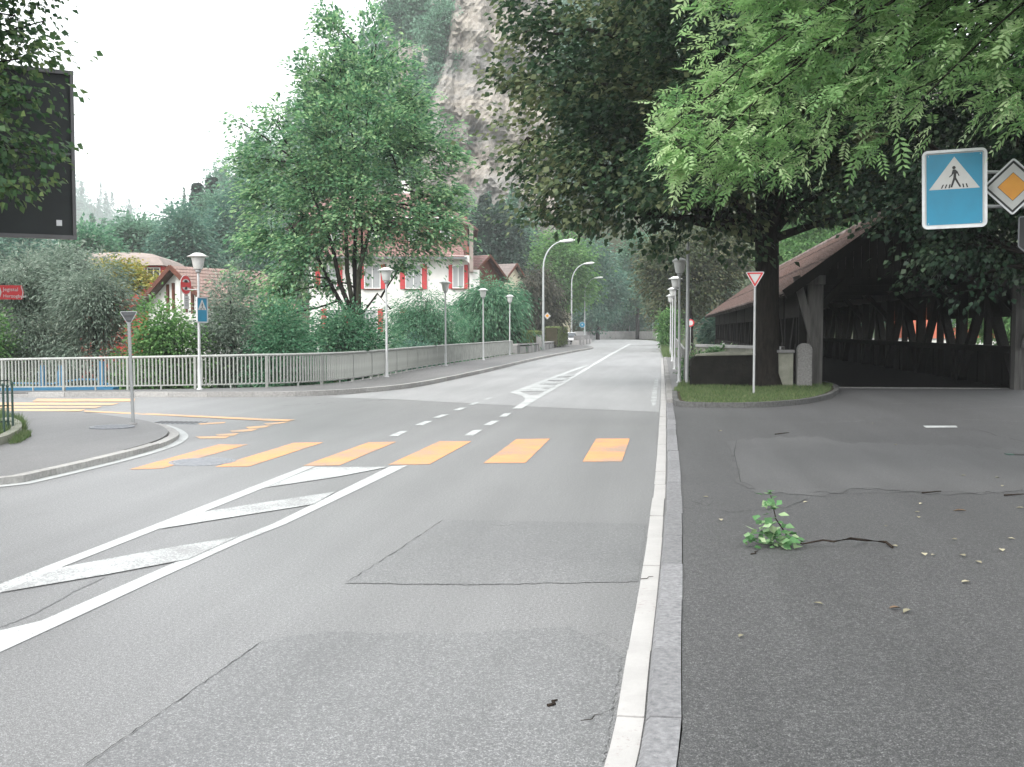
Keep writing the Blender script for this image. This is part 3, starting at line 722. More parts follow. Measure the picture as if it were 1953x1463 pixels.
# ------------------------------------------------------------------ signs
def rrect(w, h, r, n=5):
    out = []
    for cx_, cz_, a0 in ((w / 2 - r, h / 2 - r, 0), (-w / 2 + r, h / 2 - r, 90), (-w / 2 + r, -h / 2 + r, 180), (w / 2 - r, -h / 2 + r, 270)):
        for k in range(n + 1):
            a = R(a0 + 90 * k / n); out.append((cx_ + r * math.cos(a), cz_ + r * math.sin(a)))
    return out
def rpoly(pts, r, n=4):
    out = []; m = len(pts)
    for i in range(m):
        p = Vector(pts[i]); a = (Vector(pts[i - 1]) - p).normalized(); b = (Vector(pts[(i + 1) % m]) - p).normalized()
        ang = math.acos(max(-1, min(1, a.dot(b)))); t = r / math.tan(ang / 2)
        s, e = p + a * t, p + b * t
        for k in range(n + 1):
            u = k / n; out.append(tuple((1 - u) ** 2 * s + 2 * u * (1 - u) * p + u * u * e))
    return out
def disc(r, n=28): return [(r * math.cos(2 * math.pi * k / n), r * math.sin(2 * math.pi * k / n)) for k in range(n)]
def ringframe(poly, k, y0, y1, mat, parent, name='frame', o=(0, 0, 0)):
    """a proud rim following the outline"""
    cx_ = sum(p[0] for p in poly) / len(poly); cz_ = sum(p[1] for p in poly) / len(poly); n = len(poly)
    mb = MB(); inn = []
    for i in range(n):
        p = Vector(poly[i]); a = Vector(poly[i - 1]); b = Vector(poly[(i + 1) % n]); t = (b - a).normalized(); q = Vector((-t.y, t.x))
        if q.dot(Vector((cx_, cz_)) - p) < 0: q = -q
        inn.append(tuple(p + q * k))
    vs = []
    for pl, y in ((poly, y1), (poly, y0), (inn, y0), (inn, y1)): vs += [(o[0] + x, o[1] + y, o[2] + z) for x, z in pl]
    fs = []
    for r_ in range(3):
        for i in range(n): fs.append((r_ * n + i, r_ * n + (i + 1) % n, (r_ + 1) * n + (i + 1) % n, (r_ + 1) * n + i))
    mb.add(vs, fs); return mb.build(name, mat, parent, world=False)
def symbol(name, poly, y, mat, parent, o=(0, 0, 0), th=.002):
    return MB().plate(poly, y, y + th, o).build(name, mat, parent, world=False)
def text(name, s, size, y, mat, parent, x, z):
    cu = bpy.data.curves.new(name, 'FONT'); cu.body = s; cu.size = size; cu.extrude = .001; cu.resolution_u = 2
    to = bpy.data.objects.new('tmp', cu); col.objects.link(to); dg = bpy.context.evaluated_depsgraph_get()
    me = bpy.data.meshes.new_from_object(to.evaluated_get(dg)); bpy.data.objects.remove(to)
    me.transform(Matrix.Translation((x, y, z)) @ Matrix.Rotation(R(90), 4, 'X')); me.materials.clear()
    return link(name, me, mat, parent)
def walker(parent, y, s, cx_, cz_):
    """striding pedestrian over stripes, drawn to the side s of the white triangle"""
    q = lambda l: [(cx_ + x * s, cz_ + z * s) for x, z in l]
    symbol('pictogram', q([(x * .052 - .01, z * .052 + .66) for x, z in disc(1, 14)]), y, M['sign_black'], parent)
    symbol('pictogram', q([(-.045, .60), (.03, .60), (.10, .53), (.15, .40), (.125, .39), (.075, .49), (.055, .44), (.055, .34), (.20, .06), (.15, .05), (.02, .28), (-.06, .05), (-.115, .05), (-.03, .34), (-.02, .48), (-.06, .42), (-.14, .36), (-.155, .38), (-.085, .45)]), y, M['sign_black'], parent)
    for x in (-.36, -.25, -.14, .28, .39):
        k = -x * .12; symbol('pictogram', q([(x - .02 - .012, .03), (x + .02 - .012, .03), (x + .02 + k, .15), (x - .02 + k, .15)]), y, M['sign_black'], parent)
def ped_sign(name, w, h, label, grp=None):
    r = thing(name, (0, 0, 0), label, 'road sign', grp)
    o_ = rrect(w, h, w * .09)
    symbol('panel', rrect(w * .99, h * .99, w * .085), 0, M['sign_back'], r, th=.012)
    symbol('blue_face', rrect(w * .86, h * .9, w * .02), -.0045, M['sign_blue'], r)
    symbol('white_border', rrect(w * .93, h * .945, w * .04), -.0025, M['sign_white'], r)
    ringframe(o_, w * .045, -.022, .014, M['sign_frame'], r)
    b = w * .39
    tri = [(-b, h * .0 - .0), (b, h * .0 - .0), (0, h * .41)]
    symbol('white_triangle', tri, -.0065, M['sign_white'], r)
    walker(r, -.0085, h * .41, 0, .0)
    for sx, sz in ((-1, -1), (1, -1), (-1, 1), (1, 1)): symbol('rivet', [(sx * w * .4 + x, sz * h * .43 + z) for x, z in disc(w * .008, 8)], -.0058, M['sign_frame'], r)
    return r
def face(o, p, extra=0.0):
    o.location = p; o.rotation_euler = (0, 0, math.atan2(-(p[0]), (p[1])) + extra)
dS = 11.0
S1 = ped_sign('crossing_sign', 115 * dS / F, 149 * dS / F, 'large blue pedestrian crossing sign hanging before the dark trees at right')
face(S1, D(1820, 360.5, dS), .08); S1.rotation_euler.y = -.022
SP = GX(2040, dS + .25)
spole = thing('sign_pole', (SP.x, SP.y, .04), 'grey sign pole just outside the right edge carrying the blue crossing sign', 'pole')
z_arm = D(1820, 355, dS).z
MB().tube([(SP.x, SP.y, .04), (SP.x, SP.y, 4.0)], .045, 12).build('shaft', M['steel_grey'], spole)
e = D(1800, 355, dS + .06)
for dz_ in (.16, -.2): MB().tube([(SP.x, SP.y, z_arm + dz_), (e.x, e.y, z_arm + dz_)], .018, 8).build('arm', M['steel_grey'], spole)
def diamond_sign(p, R_, label, extra=0.0, name='priority_sign', grp=None):
    r = thing(name, (0, 0, 0), label, 'road sign', grp)
    dm = lambda k: [(0, -R_ * k), (R_ * k, 0), (0, R_ * k), (-R_ * k, 0)]
    out = rpoly(dm(1.0), R_ * .10)
    symbol('panel', rpoly(dm(.98), R_ * .1), 0, M['sign_back'], r, th=.012)
    symbol('black_border', rpoly(dm(.9), R_ * .06), -.002, M['sign_black'], r)
    symbol('white_face', dm(.81), -.004, M['sign_white'], r)
    symbol('black_line', dm(.5), -.006, M['sign_black'], r)
    symbol('orange_centre', dm(.48), -.008, M['sign_orange'], r)
    ringframe(out, R_ * .055, -.02, .014, M['sign_frame'], r)
    face(r, p, extra); return r
d_ = diamond_sign(D(1932, 356, dS - .02), 54.5 * dS / F, 'orange and white diamond priority sign beside the blue crossing sign', .05)
# plate under the diamond, cut by the picture edge
r = thing('priority_plate', (0, 0, 0), 'black-edged plate with an orange wedge below the diamond sign', 'road sign')
W = .42
symbol('panel', rpoly([(-W / 2, -.16), (0, -.36), (W / 2, -.16), (W / 2, .16), (-W / 2, .16)], .03), 0, M['sign_black'], r, th=.012)
ringframe(rpoly([(-W / 2, -.16), (0, -.36), (W / 2, -.16), (W / 2, .16), (-W / 2, .16)], .03), .014, -.012, .013, M['sign_back'], r)
symbol('orange_wedge', [(-W * .2, .0), (0, -.13), (W * .4, .13), (-W * .04, .13)], -.004, M['sign_orange'], r)
symbol('white_curve', [(-W * .3, -.03), (-W * .22, -.02), (-W * .08, -.16), (W * .2, -.2), (W * .2, -.24), (-W * .1, -.21), (-W * .28, -.1)], -.004, M['sign_white'], r)
face(r, D(1984, 440, dS), .05)
# no-entry-height sign on the bridge post, cut by the picture edge
r = thing('round_sign', (0, 0, 0), 'round white sign with a red rim at the right post of the timber bridge', 'road sign')
symbol('panel', disc(.30), 0, M['sign_back'], r, th=.012); symbol('red_ring', disc(.29), -.002, M['sign_red'], r); symbol('white_face', disc(.20), -.004, M['sign_white'], r)
face(r, D(1962, 616, 29.6)); round_p = D(1962, 616, 29.62)
MB().tube([(0, .03, -.5), (0, .03, -1.98)], .03, 8).build('post', M['steel_grey'], r, world=False); MB().tube([(0, .03, -.55), (0, .03, .2)], .03, 8).build('post', M['steel_grey'], r, world=False)
def yield_sign(p, tx, ty, d, w, label, back, name='yield_sign'):
    r = thing(name, p, label, 'road sign'); top = D(tx, ty, d).z - p.z
    h = w * .866
    tri = [(-w / 2, top), (0, top - h), (w / 2, top)]
    k = lambda f: [(x * f, (z - (top - h / 3)) * f + top - h / 3) for x, z in tri]
    symbol('panel', rpoly(tri, w * .07), 0, M['sign_back'], r, th=.012)
    ringframe(rpoly(tri, w * .07), w * .035, -.012, .018, M['sign_frame'], r)
    fm = -1
    symbol('red_border', rpoly(k(.88), w * .05), -.003 if not back else .0125, M['sign_red'], r)
    symbol('white_face', k(.58), -.005 if not back else .0145, M['sign_white'], r)
    MB().tube([(0, .045, -.05), (0, .045, top - h * .2)] if not back else [(0, -.035, -.05), (0, -.035, top - h * .72)], .03, 10).build('post', M['steel_grey'], r, world=False)
    MB().lathe((0, .045 if not back else -.035, 0), [(.075, -.02), (.075, .012), (.03, .02)], 12).build('foot', M['concrete'], r, world=False)
    if back: MB().box((0, -.02, top - h * .55), (w * .34, .018, .03)).box((0, -.02, top - h * .22), (w * .5, .018, .03)).build('bracket', M['sign_back'], r, world=False)
    r.rotation_euler.z = math.atan2(-p.x, p.y); return r
p = G(1437.5, 752, .12); p.z = .12
yield_sign(p, 1440, 519, (p - CAM).dot(FWD), 36 * (p - CAM).dot(FWD) / F, 'give-way triangle with red border on the grass island', False)
p = G(254, 808, .085); dd = (p - CAM).dot(FWD)
y2 = yield_sign(p, 246, 594, dd, 33 * dd / F, 'grey back of a triangular sign on a post at the left corner', True)
y2.rotation_euler.y = -.022
# signs on the nearest left lamp
r = thing('no_vehicles_sign', LP, 'narrow-looking round sign with red ring and bar on the left lamp', 'road sign')
zc = D(357, 545, 29.0).z - LP.z
for nm, poly, y, m_ in (('panel', disc(.265), 0, 'sign_white'), ('red_ring', disc(.25), -.003, 'sign_red')): MB().plate([(x, z + zc) for x, z in poly], y, y + .01).build(nm, M[m_], r, world=False)
for s in (1, -1): symbol('white_field', [(x, z * .9 + zc + s * .09) for x, z in [(.165 * math.cos(R(a)), s * (.02 + .09 * math.sin(R(a))) - s * .04) for a in range(0, 181, 15)]], -.005, M['sign_white'], r)
symbol('car_mark', [(x, z + zc + .10) for x, z in ((-.08, -.04), (.08, -.04), (.08, .0), (.045, .03), (-.045, .03), (-.08, .0))], -.007, M['sign_black'], r)
symbol('motorcycle_mark', [(x, z + zc - .08) for x, z in ((-.07, -.05), (.07, -.05), (.05, .02), (.0, .045), (-.05, .0))], -.007, M['sign_black'], r)
symbol('notice_plate', rrect(.24, .36, .02), 0, M['sign_white'], r, o=(0.02, 0, zc - .47), th=.01)
for k in range(5): symbol('text_line', [(-.07 + .02, zc - .36 - k * .05), (.07 + .02 - .01 * (k % 3), zc - .36 - k * .05), (.07 + .02 - .01 * (k % 3), zc - .375 - k * .05), (-.05, zc - .375 - k * .05)], -.003, M['sign_back'], r)
lat = (380 - 357) * 29 / F
r.location = LP - RGT * lat; r.rotation_euler.z = YAW + R(24) + R(50)
arm = thing('sign_bracket', (LP.x, LP.y, LP.z), 'short horizontal bracket joining the round sign to the left lamp', 'bracket')
for dz_ in (-.13,): MB().tube([LP + Vector((0, 0, zc + dz_)), LP - RGT * (lat - .03) + Vector((0, 0, zc + dz_))], .016, 8).build('bar', M['steel_grey'], arm)
S2 = ped_sign('crossing_sign', .50, .70, 'small blue crossing sign seen edge-on on the left lamp post')
S2.location = LP + RGT * .10 - FWD * .02 + Vector((0, 0, D(388, 592, 29).z - LP.z)); S2.rotation_euler.z = YAW + R(17) + R(55)
diamond_sign(c1 + RGT * .32 + Vector((0, 0, D(1044, 605, (c1 - CAM).dot(FWD)).z)) - FWD * .12, .30, 'small pale diamond sign on the nearest curved street light', name='priority_sign')
def blue_round(p, r_, label):
    r = thing('round_blue_sign', (0, 0, 0), label, 'road sign')
    symbol('panel', disc(r_), 0, M['sign_back'], r, th=.012); symbol('white_rim', disc(r_ * .97), -.002, M['sign_white'], r); symbol('blue_face', disc(r_ * .88), -.004, M['sign_blue'], r)
    symbol('white_arrow', [(-.05, -.12), (.05, -.12), (.05, .02), (.12, .02), (0, .16), (-.12, .02), (-.05, .02)], -.006, M['sign_white'], r)
    face(r, p); return r
dc3 = (c3 - CAM).dot(FWD)
blue_round(D(1110.5, 619.5, dc3 - .2), .42, 'round blue sign on the farthest curved street light')
p = GX(1263, 150); t = thing('sign_post', p, 'thin pale post with a blue sign at the far right roadside', 'post')
MB().tube([p, p + Vector((0, 0, 4.6))], .07, 8).build('shaft', M['lamp_post'], t)
blue_round(D(1257, 612, 149.7), .55, 'round blue sign at the far right roadside by the wall end')
p = GX(1317, 74); r = thing('round_sign', (0, 0, 0), 'small round red-rimmed sign at the far end of the timber bridge', 'road sign')
symbol('panel', disc(.27), 0, M['sign_back'], r, th=.012); symbol('red_ring', disc(.26), -.003, M['sign_red'], r); symbol('white_face', disc(.18), -.005, M['sign_white'], r)
q = D(1317, 616, 74); face(r, q); MB().tube([(0, .03, .3), (0, .03, -q.z)], .03, 8).build('post', M['steel_grey'], r, world=False)
# red direction board at the left edge
d = 17.5; p = D(8, 557.5, d); r = thing('direction_sign', (0, 0, 0), 'red direction sign with two lines of white lettering at left edge', 'road sign')
w, h = .60, .235
symbol('panel', rpoly([(-w / 2, -h / 2), (w / 2 - .03, -h / 2), (w / 2, 0), (w / 2 - .03, h / 2), (-w / 2, h / 2)], .012), 0, M['sign_red'], r, th=.015)
symbol('white_edge', [(w / 2 - .035, -h / 2 + .012), (w / 2 - .008, 0), (w / 2 - .035, h / 2 - .012), (w / 2 - .048, h / 2 - .012), (w / 2 - .022, 0), (w / 2 - .048, -h / 2 + .012)], -.002, M['sign_white'], r)
text('lettering', 'Jegistal', .085, -.003, M['sign_white'], r, -.02, .022)
text('lettering', 'Herzogbuch', .075, -.003, M['sign_white'], r, -.02, -.085)
symbol('white_diamond', [(-.11, 0), (-.06, -.08), (-.01 - .03, 0), (-.06, .08)], -.002, M['sign_white'], r)
MB().tube([(-.24, .04, .3), (-.24, .04, -p.z + .05)], .03, 10).build('post', M['steel_grey'], r, world=False)
face(r, p)
# large board seen from behind at upper left
d = 16.0; k = d / F
r = thing('direction_board', GX(-30, d, .08), 'big dark back of a framed road board among leaves at upper left', 'sign board')
c = D(-24, 279, d); W, Hh = 310 * k, 318 * k; c = c - Vector(r.location)
MB().box((0, 0, c.z), (W, .05, Hh)).build('panel', M['board_back'], r, world=False)
for z in (-.5, .5): MB().box((0, -.02, c.z + z * (Hh + .0)), (W + .1, .11, .06)).build('frame', M['board_frame'], r, world=False)
for x in (-.5, .5): MB().box((x * (W + .04), -.021, c.z), (.05, .108, Hh - .062)).build('frame', M['board_frame'], r, world=False)
MB().box((0, -.035, c.z + .02), (W - .02, .025, .035)).build('rib', M['board_frame'], r, world=False)
MB().box((W / 2 - .20, -.028, c.z - Hh / 2 + .22), (.08, .006, .09)).build('sticker', M['sign_frame'], r, world=False)
for x in (-.42, -.08): MB().tube([(x * W, -.10, 0), (x * W, -.10, c.z + Hh * .4)], .055, 10).build('post', M['steel_grey'], r, world=False)
r.location = Vector((r.location[0], r.location[1], 0)) + RGT * (D(-24, 283, d) - D(-30, 283, d)).dot(RGT); r.rotation_euler.z = math.atan2(-r.location[0], r.location[1])

# ------------------------------------------------------------------ roofs with modelled courses
def roof_plane(name, a, b, c, d, mat, parent, row=.3, world=False, thick=.035, kind=None):
    """a..b along the eave, d..c along the ridge; overlapping courses stepped like tiles, uv in metres"""
    a, b, c, d = (Vector(x) for x in (a, b, c, d)); off = rootloc(parent) if world else Vector((0, 0, 0))
    n = max(2, int(((d - a).length + (c - b).length) / 2 / row)); nrm = (b - a).cross(d - a).normalized()
    if nrm.z < 0: nrm = -nrm
    vs = []; fs = []; uv = []
    L = (b - a).length; H = (d - a).length
    for i in range(n):
        t0, t1 = i / n, min(1, (i + 1.12) / n)
        p0, q0 = a.lerp(d, t0), b.lerp(c, t0); p1, q1 = a.lerp(d, t1), b.lerp(c, t1); base = len(vs)
        sh = [p0 + nrm * thick, q0 + nrm * thick, q1 + nrm * .004, p1 + nrm * .004, p0 - nrm * .02, q0 - nrm * .02]
        vs += sh; fs += [(base, base + 1, base + 2, base + 3), (base + 4, base + 5, base + 1, base)]
        o_ = (i % 2) * .1
        for f in ((0, 1, 2, 3), (4, 5, 1, 0)):
            for j in f:
                v = sh[j] - a; uv.append((v.dot((b - a).normalized()) + o_, v.dot((d - a).normalized())))
    base = len(vs); und = [a - nrm * .08, b - nrm * .08, c - nrm * .08, d - nrm * .08]; vs += und; fs.append((base + 3, base + 2, base + 1, base)); uv += [(0, 0)] * 4
    me = bpy.data.meshes.new(name); me.from_pydata([v - off for v in vs], [], fs); ul = me.uv_layers.new(name='UVMap')
    ul.data.foreach_set('uv', [x for q in uv for x in q]); me.update()
    o = link(name, me, mat, parent)
    if kind: o['kind'] = kind
    return o
def window(root, x, z, w, h, y=0.0, shut='shutter_red', sill=True, xform=None, glassm='glass', sw=.42, curt=True, mull=1):
    """a recessed casement: frame, panes, optional shutters either side, sill"""
    f = MB()
    t = .07
    f.box((x, y - .03, z + h / 2 - t / 2), (w, .10, t)).box((x, y - .03, z - h / 2 + t / 2), (w, .10, t))
    for s in (-1, 1): f.box((x + s * (w / 2 - t / 2), y - .03, z), (t, .10, h - 2 * t))
    for k in range(mull): f.box((x + (k - (mull - 1) / 2) * w / (mull + 1), y - .035, z), (.07, .09, h - 2 * t))
    fo = f.build('window', M['frame_white'], root, world=False)
    for k in range(mull + 1):
        pw = (w - 2 * t) / (mull + 1); MB().box((x - w / 2 + t + pw * (k + .5), y - .012, z), (pw - .01, .02, h - 2 * t)).build('pane', M['curtain' if curt else glassm], fo, world=False)
    if shut:
        for s in (-1, 1): MB().box((x + s * (w / 2 + sw / 2 + .02), y - .06, z), (sw, .05, h + .06)).build('shutter', M[shut], root, world=False)
    if sill: MB().box((x, y - .08, z - h / 2 - .05), (w + .2, .2, .07)).build('sill', M['wood_brown'], root, world=False)
    return fo

# ------------------------------------------------------------------ the timber covered bridge
BX0 = G(1549, 738, .05).x; BX1 = G(1940, 741, .05).x; BY0 = portal_y; BL = 50.0
BC = (BX0 + BX1) / 2; HW = (BX1 - BX0) / 2
br = thing('covered_bridge', (BC, BY0, 0), 'long covered timber bridge with a tiled roof in the shade at right', 'covered bridge')
def L_(x, y, z): return (BC + x, BY0 + y, z)
MB().box(L_(0, BL / 2 + .3, -.12), (2 * HW + .5, BL + .4, .3)).build('deck', M['timber_dark_shaded'], br)
MB().box(L_(0, .12, .035), (2 * HW - .5, .22, .05)).build('threshold', M['granite_kerb'], br)
nb = 9; bay = BL / nb; ZE = 3.15                     # wall-plate height
for sx in (-1, 1):
    X = sx * HW
    MB().beam(L_(X, -.3, ZE), L_(X, BL, ZE), .26, .3).build('wall_plate', M['timber'], br)
    MB().beam(L_(X - sx * .12, .3, 1.15), L_(X - sx * .12, BL, 1.15), .2, .2).build('hand_beam', M['timber_dark_shaded'], br)
    for i in range(nb + 1):
        y = i * bay + .2
        MB().box(L_(X, y, (ZE - .15) / 2), (.3, .32, ZE - .15)).build('post', M['timber' if i == 0 else 'timber_dark_shaded'], br)
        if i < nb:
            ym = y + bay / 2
            MB().beam(L_(X - sx * .03, y + .2, .25), L_(X - sx * .03, ym - .12, ZE - .2), .24, .27).build('brace', M['timber_dark_shaded'], br)
            MB().beam(L_(X - sx * .03, y + bay - .2, .25), L_(X - sx * .03, ym + .12, ZE - .2), .24, .27).build('brace', M['timber_dark_shaded'], br)
            MB().box(L_(X + sx * .02, ym, (ZE - .2) / 2), (.2, .22, ZE - .2)).build('post', M['timber_dark_shaded'], br)
        if i < nb:                                      # boards added above the openings, up to the eaves, to darken the interior
            for k in range(6):
                w = (bay - .3) / 6; MB().box(L_(X + sx * .17, y + .15 + w * (k + .5), (ZE + 2.15) / 2 - .05), (.03, w - .012, ZE - 2.15)).build('added_shade_board', M['timber_dark_shaded'], br)
        if i < nb:                                      # boarded parapet, board by board near the portal
            nbd = 9
            for k in range(nbd):
                w = bay / nbd; bo = MB().box(L_(X + sx * .17, y + w * (k + .5), .52), (.035, w + .02 * (k % 2), 1.06)) if k % 2 else MB().box(L_(X + sx * .2, y + w * (k + .5), .52), (.03, w + .05, 1.06))
                if i < 6: bo.build('board', M['timber_dark_shaded'], br)
                else:
                    if k == 0: rest = MB()
                    rest.v += [tuple(v) for v in bo.v]; b_ = len(rest.v) - 8; rest.f += [tuple(j + b_ for j in f) for f in bo.f]; rest.sm += bo.sm
                    if k == nbd - 1: rest.build('board', M['timber_dark_shaded'], br, 'stuff')
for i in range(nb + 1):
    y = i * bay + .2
    MB().beam(L_(-HW, y, ZE + .2), L_(HW, y, ZE + .2), .24, .24).build('tie_beam', M['timber_dark_shaded'], br)
    for sx in (-1, 1): MB().beam(L_(sx * HW, y, ZE - 1.0), L_(sx * (HW - 1.0), y, ZE + .1), .18, .18).build('knee_brace', M['timber_dark_shaded'], br)
pit = math.tan(R(36)); OV = .95; ZR = ZE + .3 + HW * pit; ZO = ZE + .3 - OV * pit
y0r, y1r = -1.0, BL + .6
roof_plane('roof_tiles', L_(-HW - OV, y0r, ZO), L_(-HW - OV, y1r, ZO), L_(0, y1r - 3.4, ZR), L_(0, y0r, ZR), M['roof_old'], br, .17, True, .055, 'stuff')
roof_plane('roof_tiles', L_(HW + OV, y1r, ZO), L_(HW + OV, y0r, ZO), L_(0, y0r, ZR), L_(0, y1r - 3.4, ZR), M['roof_old'], br, .17, True, .055, 'stuff')
roof_plane('roof_tiles', L_(-HW - OV, y1r, ZO), L_(HW + OV, y1r, ZO), L_(.05, y1r - 3.4, ZR), L_(-.05, y1r - 3.4, ZR), M['roof_old'], br, .17, True, .055, 'stuff')
MB().tube([L_(0, y0r, ZR + .03), L_(0, y1r - 3.4, ZR + .03)], .12, 8).build('ridge_tiles', M['roof_old'], br)
for sx in (-1, 1):
    MB().beam(L_(sx * (HW + OV), y0r - .03, ZO - .05), L_(0, y0r - .03, ZR - .05), .06, .26).build('bargeboard', M['timber_dark_shaded'], br)
    for k in range(44): yy = y0r + .3 + k * 1.15; MB().beam(L_(sx * (HW + OV - .05), yy, ZO - .10), L_(sx * (HW - .3), yy, ZO - .1 + (OV + .25) * pit), .1, .13).build('rafter_end', M['timber'], br)
nb_ = 26
for k in range(nb_):                                    # boarded gable over the portal
    x = -HW + (k + .5) * 2 * HW / nb_; zt = ZE + .28 + (HW - abs(x)) * pit
    MB().box(L_(x, .03, (ZE + .05 + zt) / 2), (2 * HW / nb_ - .012, .03, max(.05, zt - ZE - .05))).build('gable_board', M['timber_dark_shaded'], br)
for sx in (-1, 1):                                      # thick posts and cheek boards at the mouth
    MB().box(L_(sx * HW, -.12, 1.5), (.42, .34, 3.0)).build('portal_post', M['timber_grey'], br)
    MB().beam(L_(sx * HW - sx * .0, -.3, 1.2), L_(sx * (HW + .55), -.3, ZE + .1), .2, .2).build('brace', M['timber_grey'], br)
    MB().box(L_(sx * (HW + .05), -.2, ZE - .02), (.55, .7, .26)).build('beam_end', M['timber_grey'], br)
MB().box(L_(-HW - .3, -.02, 1.6), (.26, .2, 3.1)).build('post', M['timber_dark_shaded'], br)
# stonework beside the bridge mouth
p = G(1533, 737, .12); d = (p - CAM).dot(FWD); w = 27 * d / F; h = 83 * d / F
ws = thing('boundary_stone', (p.x, p.y, .11), 'upright grey stone with a rounded top beside the timber bridge post', 'stone')
MB().plate([(-w / 2, 0), (w / 2, 0)] + [(w / 2 * math.cos(R(a)), h - w / 2 * .9 + w / 2 * .9 * math.sin(R(a))) for a in range(0, 181, 20)], -.14, .14, (p.x, p.y, .11)).build('slab', M['granite_kerb'], ws)
MB().plate([(-w / 2 + .03, .1), (w / 2 - .03, .1)] + [((w / 2 - .03) * math.cos(R(a)), h - w / 2 * .9 + (w / 2 - .035) * .9 * math.sin(R(a))) for a in range(0, 181, 20)], -.15, -.139, (p.x, p.y, .11)).build('dressed_face', M['granite_kerb'], ws)
p0, p1 = G(1478, 738, .12), G(1519, 737, .12); c = (p0 + p1) / 2
sw = thing('parapet_wall', (c.x, c.y, .1), 'short pale plastered wall with a flat coping beside the tree trunk', 'wall')
hh = 66 * (c - CAM).dot(FWD) / F
MB().box((c.x - .22, c.y + .15, .1 + hh / 2), ((p1 - p0).length + .1, .3, hh)).build('wall', M['concrete_old'], sw)
MB().box((c.x - .22, c.y + .13, .1 + hh + .04), ((p1 - p0).length + .16, .38, .08)).build('coping', M['stone_pale'], sw)
p0, p1 = G(1326, 736, .12), G(1428, 737, .12); c = (p0 + p1) / 2; d = (c - CAM).dot(FWD)
hh = 61 * d / F; w = (p1 - p0).length + .5
dw = thing('stone_wall', (c.x, c.y, .1), 'low black weathered stone wall with a mossy rounded top', 'wall')
o = MB().plate([(-w / 2, 0), (w / 2, 0), (w / 2, hh - .05), (w / 2 - .3, hh + .03), (0, hh + .05), (-w / 2 + .14, hh - .02), (-w / 2, hh - .14)], 0, .45, (c.x + .1, c.y, .1)).build('block', M['stone_dark'], dw); bevel(o, .05, 3)
o = MB().plate([(-w / 2 + .12, hh - .04), (w / 2 - .1, hh + .0), (w / 2 - .3, hh + .075), (0, hh + .09), (-w / 2 + .2, hh + .02)], -.03, .47, (c.x + .1, c.y, .1)).build('coping', M['concrete_old'], dw); bevel(o, .02)
# low river wall seen between the dark wall and the bridge
a, b = GX(1335, 42), GX(1500, 36); t = thing('river_wall', ((a + b) / 2).to_tuple()[:2] + (-1,), 'grey low wall behind the black stone wall, by the river', 'wall')
MB().beam((a.x, a.y, .1), (b.x, b.y, .1), .3, 1.9).build('wall', M['concrete_old'], t); MB().beam((a.x, a.y, 1.09), (b.x, b.y, 1.09), .4, .1).build('coping', M['concrete'], t)
MB().beam((a.x + .9, a.y - .3, .3), (a.x + .9, a.y - .3, 1.2), .1, .1).build('marker_post', M['frame_white'], t)
# what lies beyond the bridge on the right bank
t = thing('red_building', GX(2010, 84), 'low salmon-red building seen through the openings of the timber bridge', 'building')
gx = t.location
MB().box((0, 4, 2.0), (22, 8, 5.2)).build('wall', M['render_terracotta'], t, world=False)
roof_plane('roof', (-11.6, -.7, 4.4), (11.6, -.7, 4.4), (11.6, 4, 7.0), (-11.6, 4, 7.0), M['roof_grey'], t); roof_plane('roof', (11.6, 8.7, 4.4), (-11.6, 8.7, 4.4), (-11.6, 4, 7.0), (11.6, 4, 7.0), M['roof_grey'], t)
for k in range(6): window(t, -8 + k * 3.2, 2.6, 1.1, 1.3, 0, None, True, curt=False)
t = thing('garden_wall', GX(1900, 78), 'low whitish wall beyond the right openings of the timber bridge', 'wall')
MB().box((0, 0, .2), (26, .3, 1.6)).build('wall', M['render_white'], t, world=False); MB().box((0, 0, 1.05), (26.2, .4, .1)).build('coping', M['stone_pale'], t, world=False)

# ------------------------------------------------------------------ houses
ZH = lambda py, d: CAMH + (630 - py) * d / F
def house_root(name, px, d, label, rz=0.0, z=0.0, cat='house'):
    p = GX(px, d, z); return thing(name, p, label, cat, None, math.atan2(-p.x, p.y) + rz)
# the large house with the half-hipped roof
d = 88.0; k = d / F; H1 = house_root('house', 745, d, 'large white house with red shutters and red half-hipped roof behind the tree', R(-4))
xx = lambda px: (px - 745) * k
zl = lambda py: ZH(py, d)
xl, xr = xx(592), xx(893); dep = 9.0
MB().box(((xl + xr) / 2, dep / 2, zl(489) / 2 - .6), (xr - xl, dep, zl(489) + 1.2)).build('wall', M['render_white'], H1, world=False)
zs0, zs1 = zl(489), zl(414)
m_ = MB(); m_.box(((xl + xr) / 2, dep / 2, (zs0 + zs1) / 2), (xr - xl - .1, dep - .1, zs1 - zs0)); m_.build('shingled_storey', M['shingle_wall'], H1, world=False)
roof_plane('skirt_roof', (xl - .3, -1.0, zs0 - .12), (xr - .3, -1.0, zs0 - .12), (xr - .5, -.02, zl(466)), (xl + .1, -.02, zl(466)), M['roof_red'], H1)
MB().box(((xl + xr) / 2 - .1, -1.02, zs0 - .2), (xr - xl, .12, .14)).build('gutter', M['sign_back'], H1, world=False)
MB().box(((xl + xr) / 2 - .1, -.5, zs0 - .28), (xr - xl - .2, 1.0, .05)).build('soffit', M['frame_white'], H1, world=False)
xm = xx(735); zr = zl(348); hipx0, hipx1 = xx(640), xx(826); sl = .82
zt = zl(414)
roof_plane('roof_hip', (xx(568), -.9, zl(417)), (xx(868), -.9, zl(417)), (hipx1, 1.9, zl(366)), (hipx0, 1.9, zl(366)), M['roof_red'], H1)
MB().box((xx(718), -.95, zl(418.5)), (xx(868) - xx(568), .1, .08)).build('gutter', M['frame_white'], H1, world=False)
rb = zl(366)
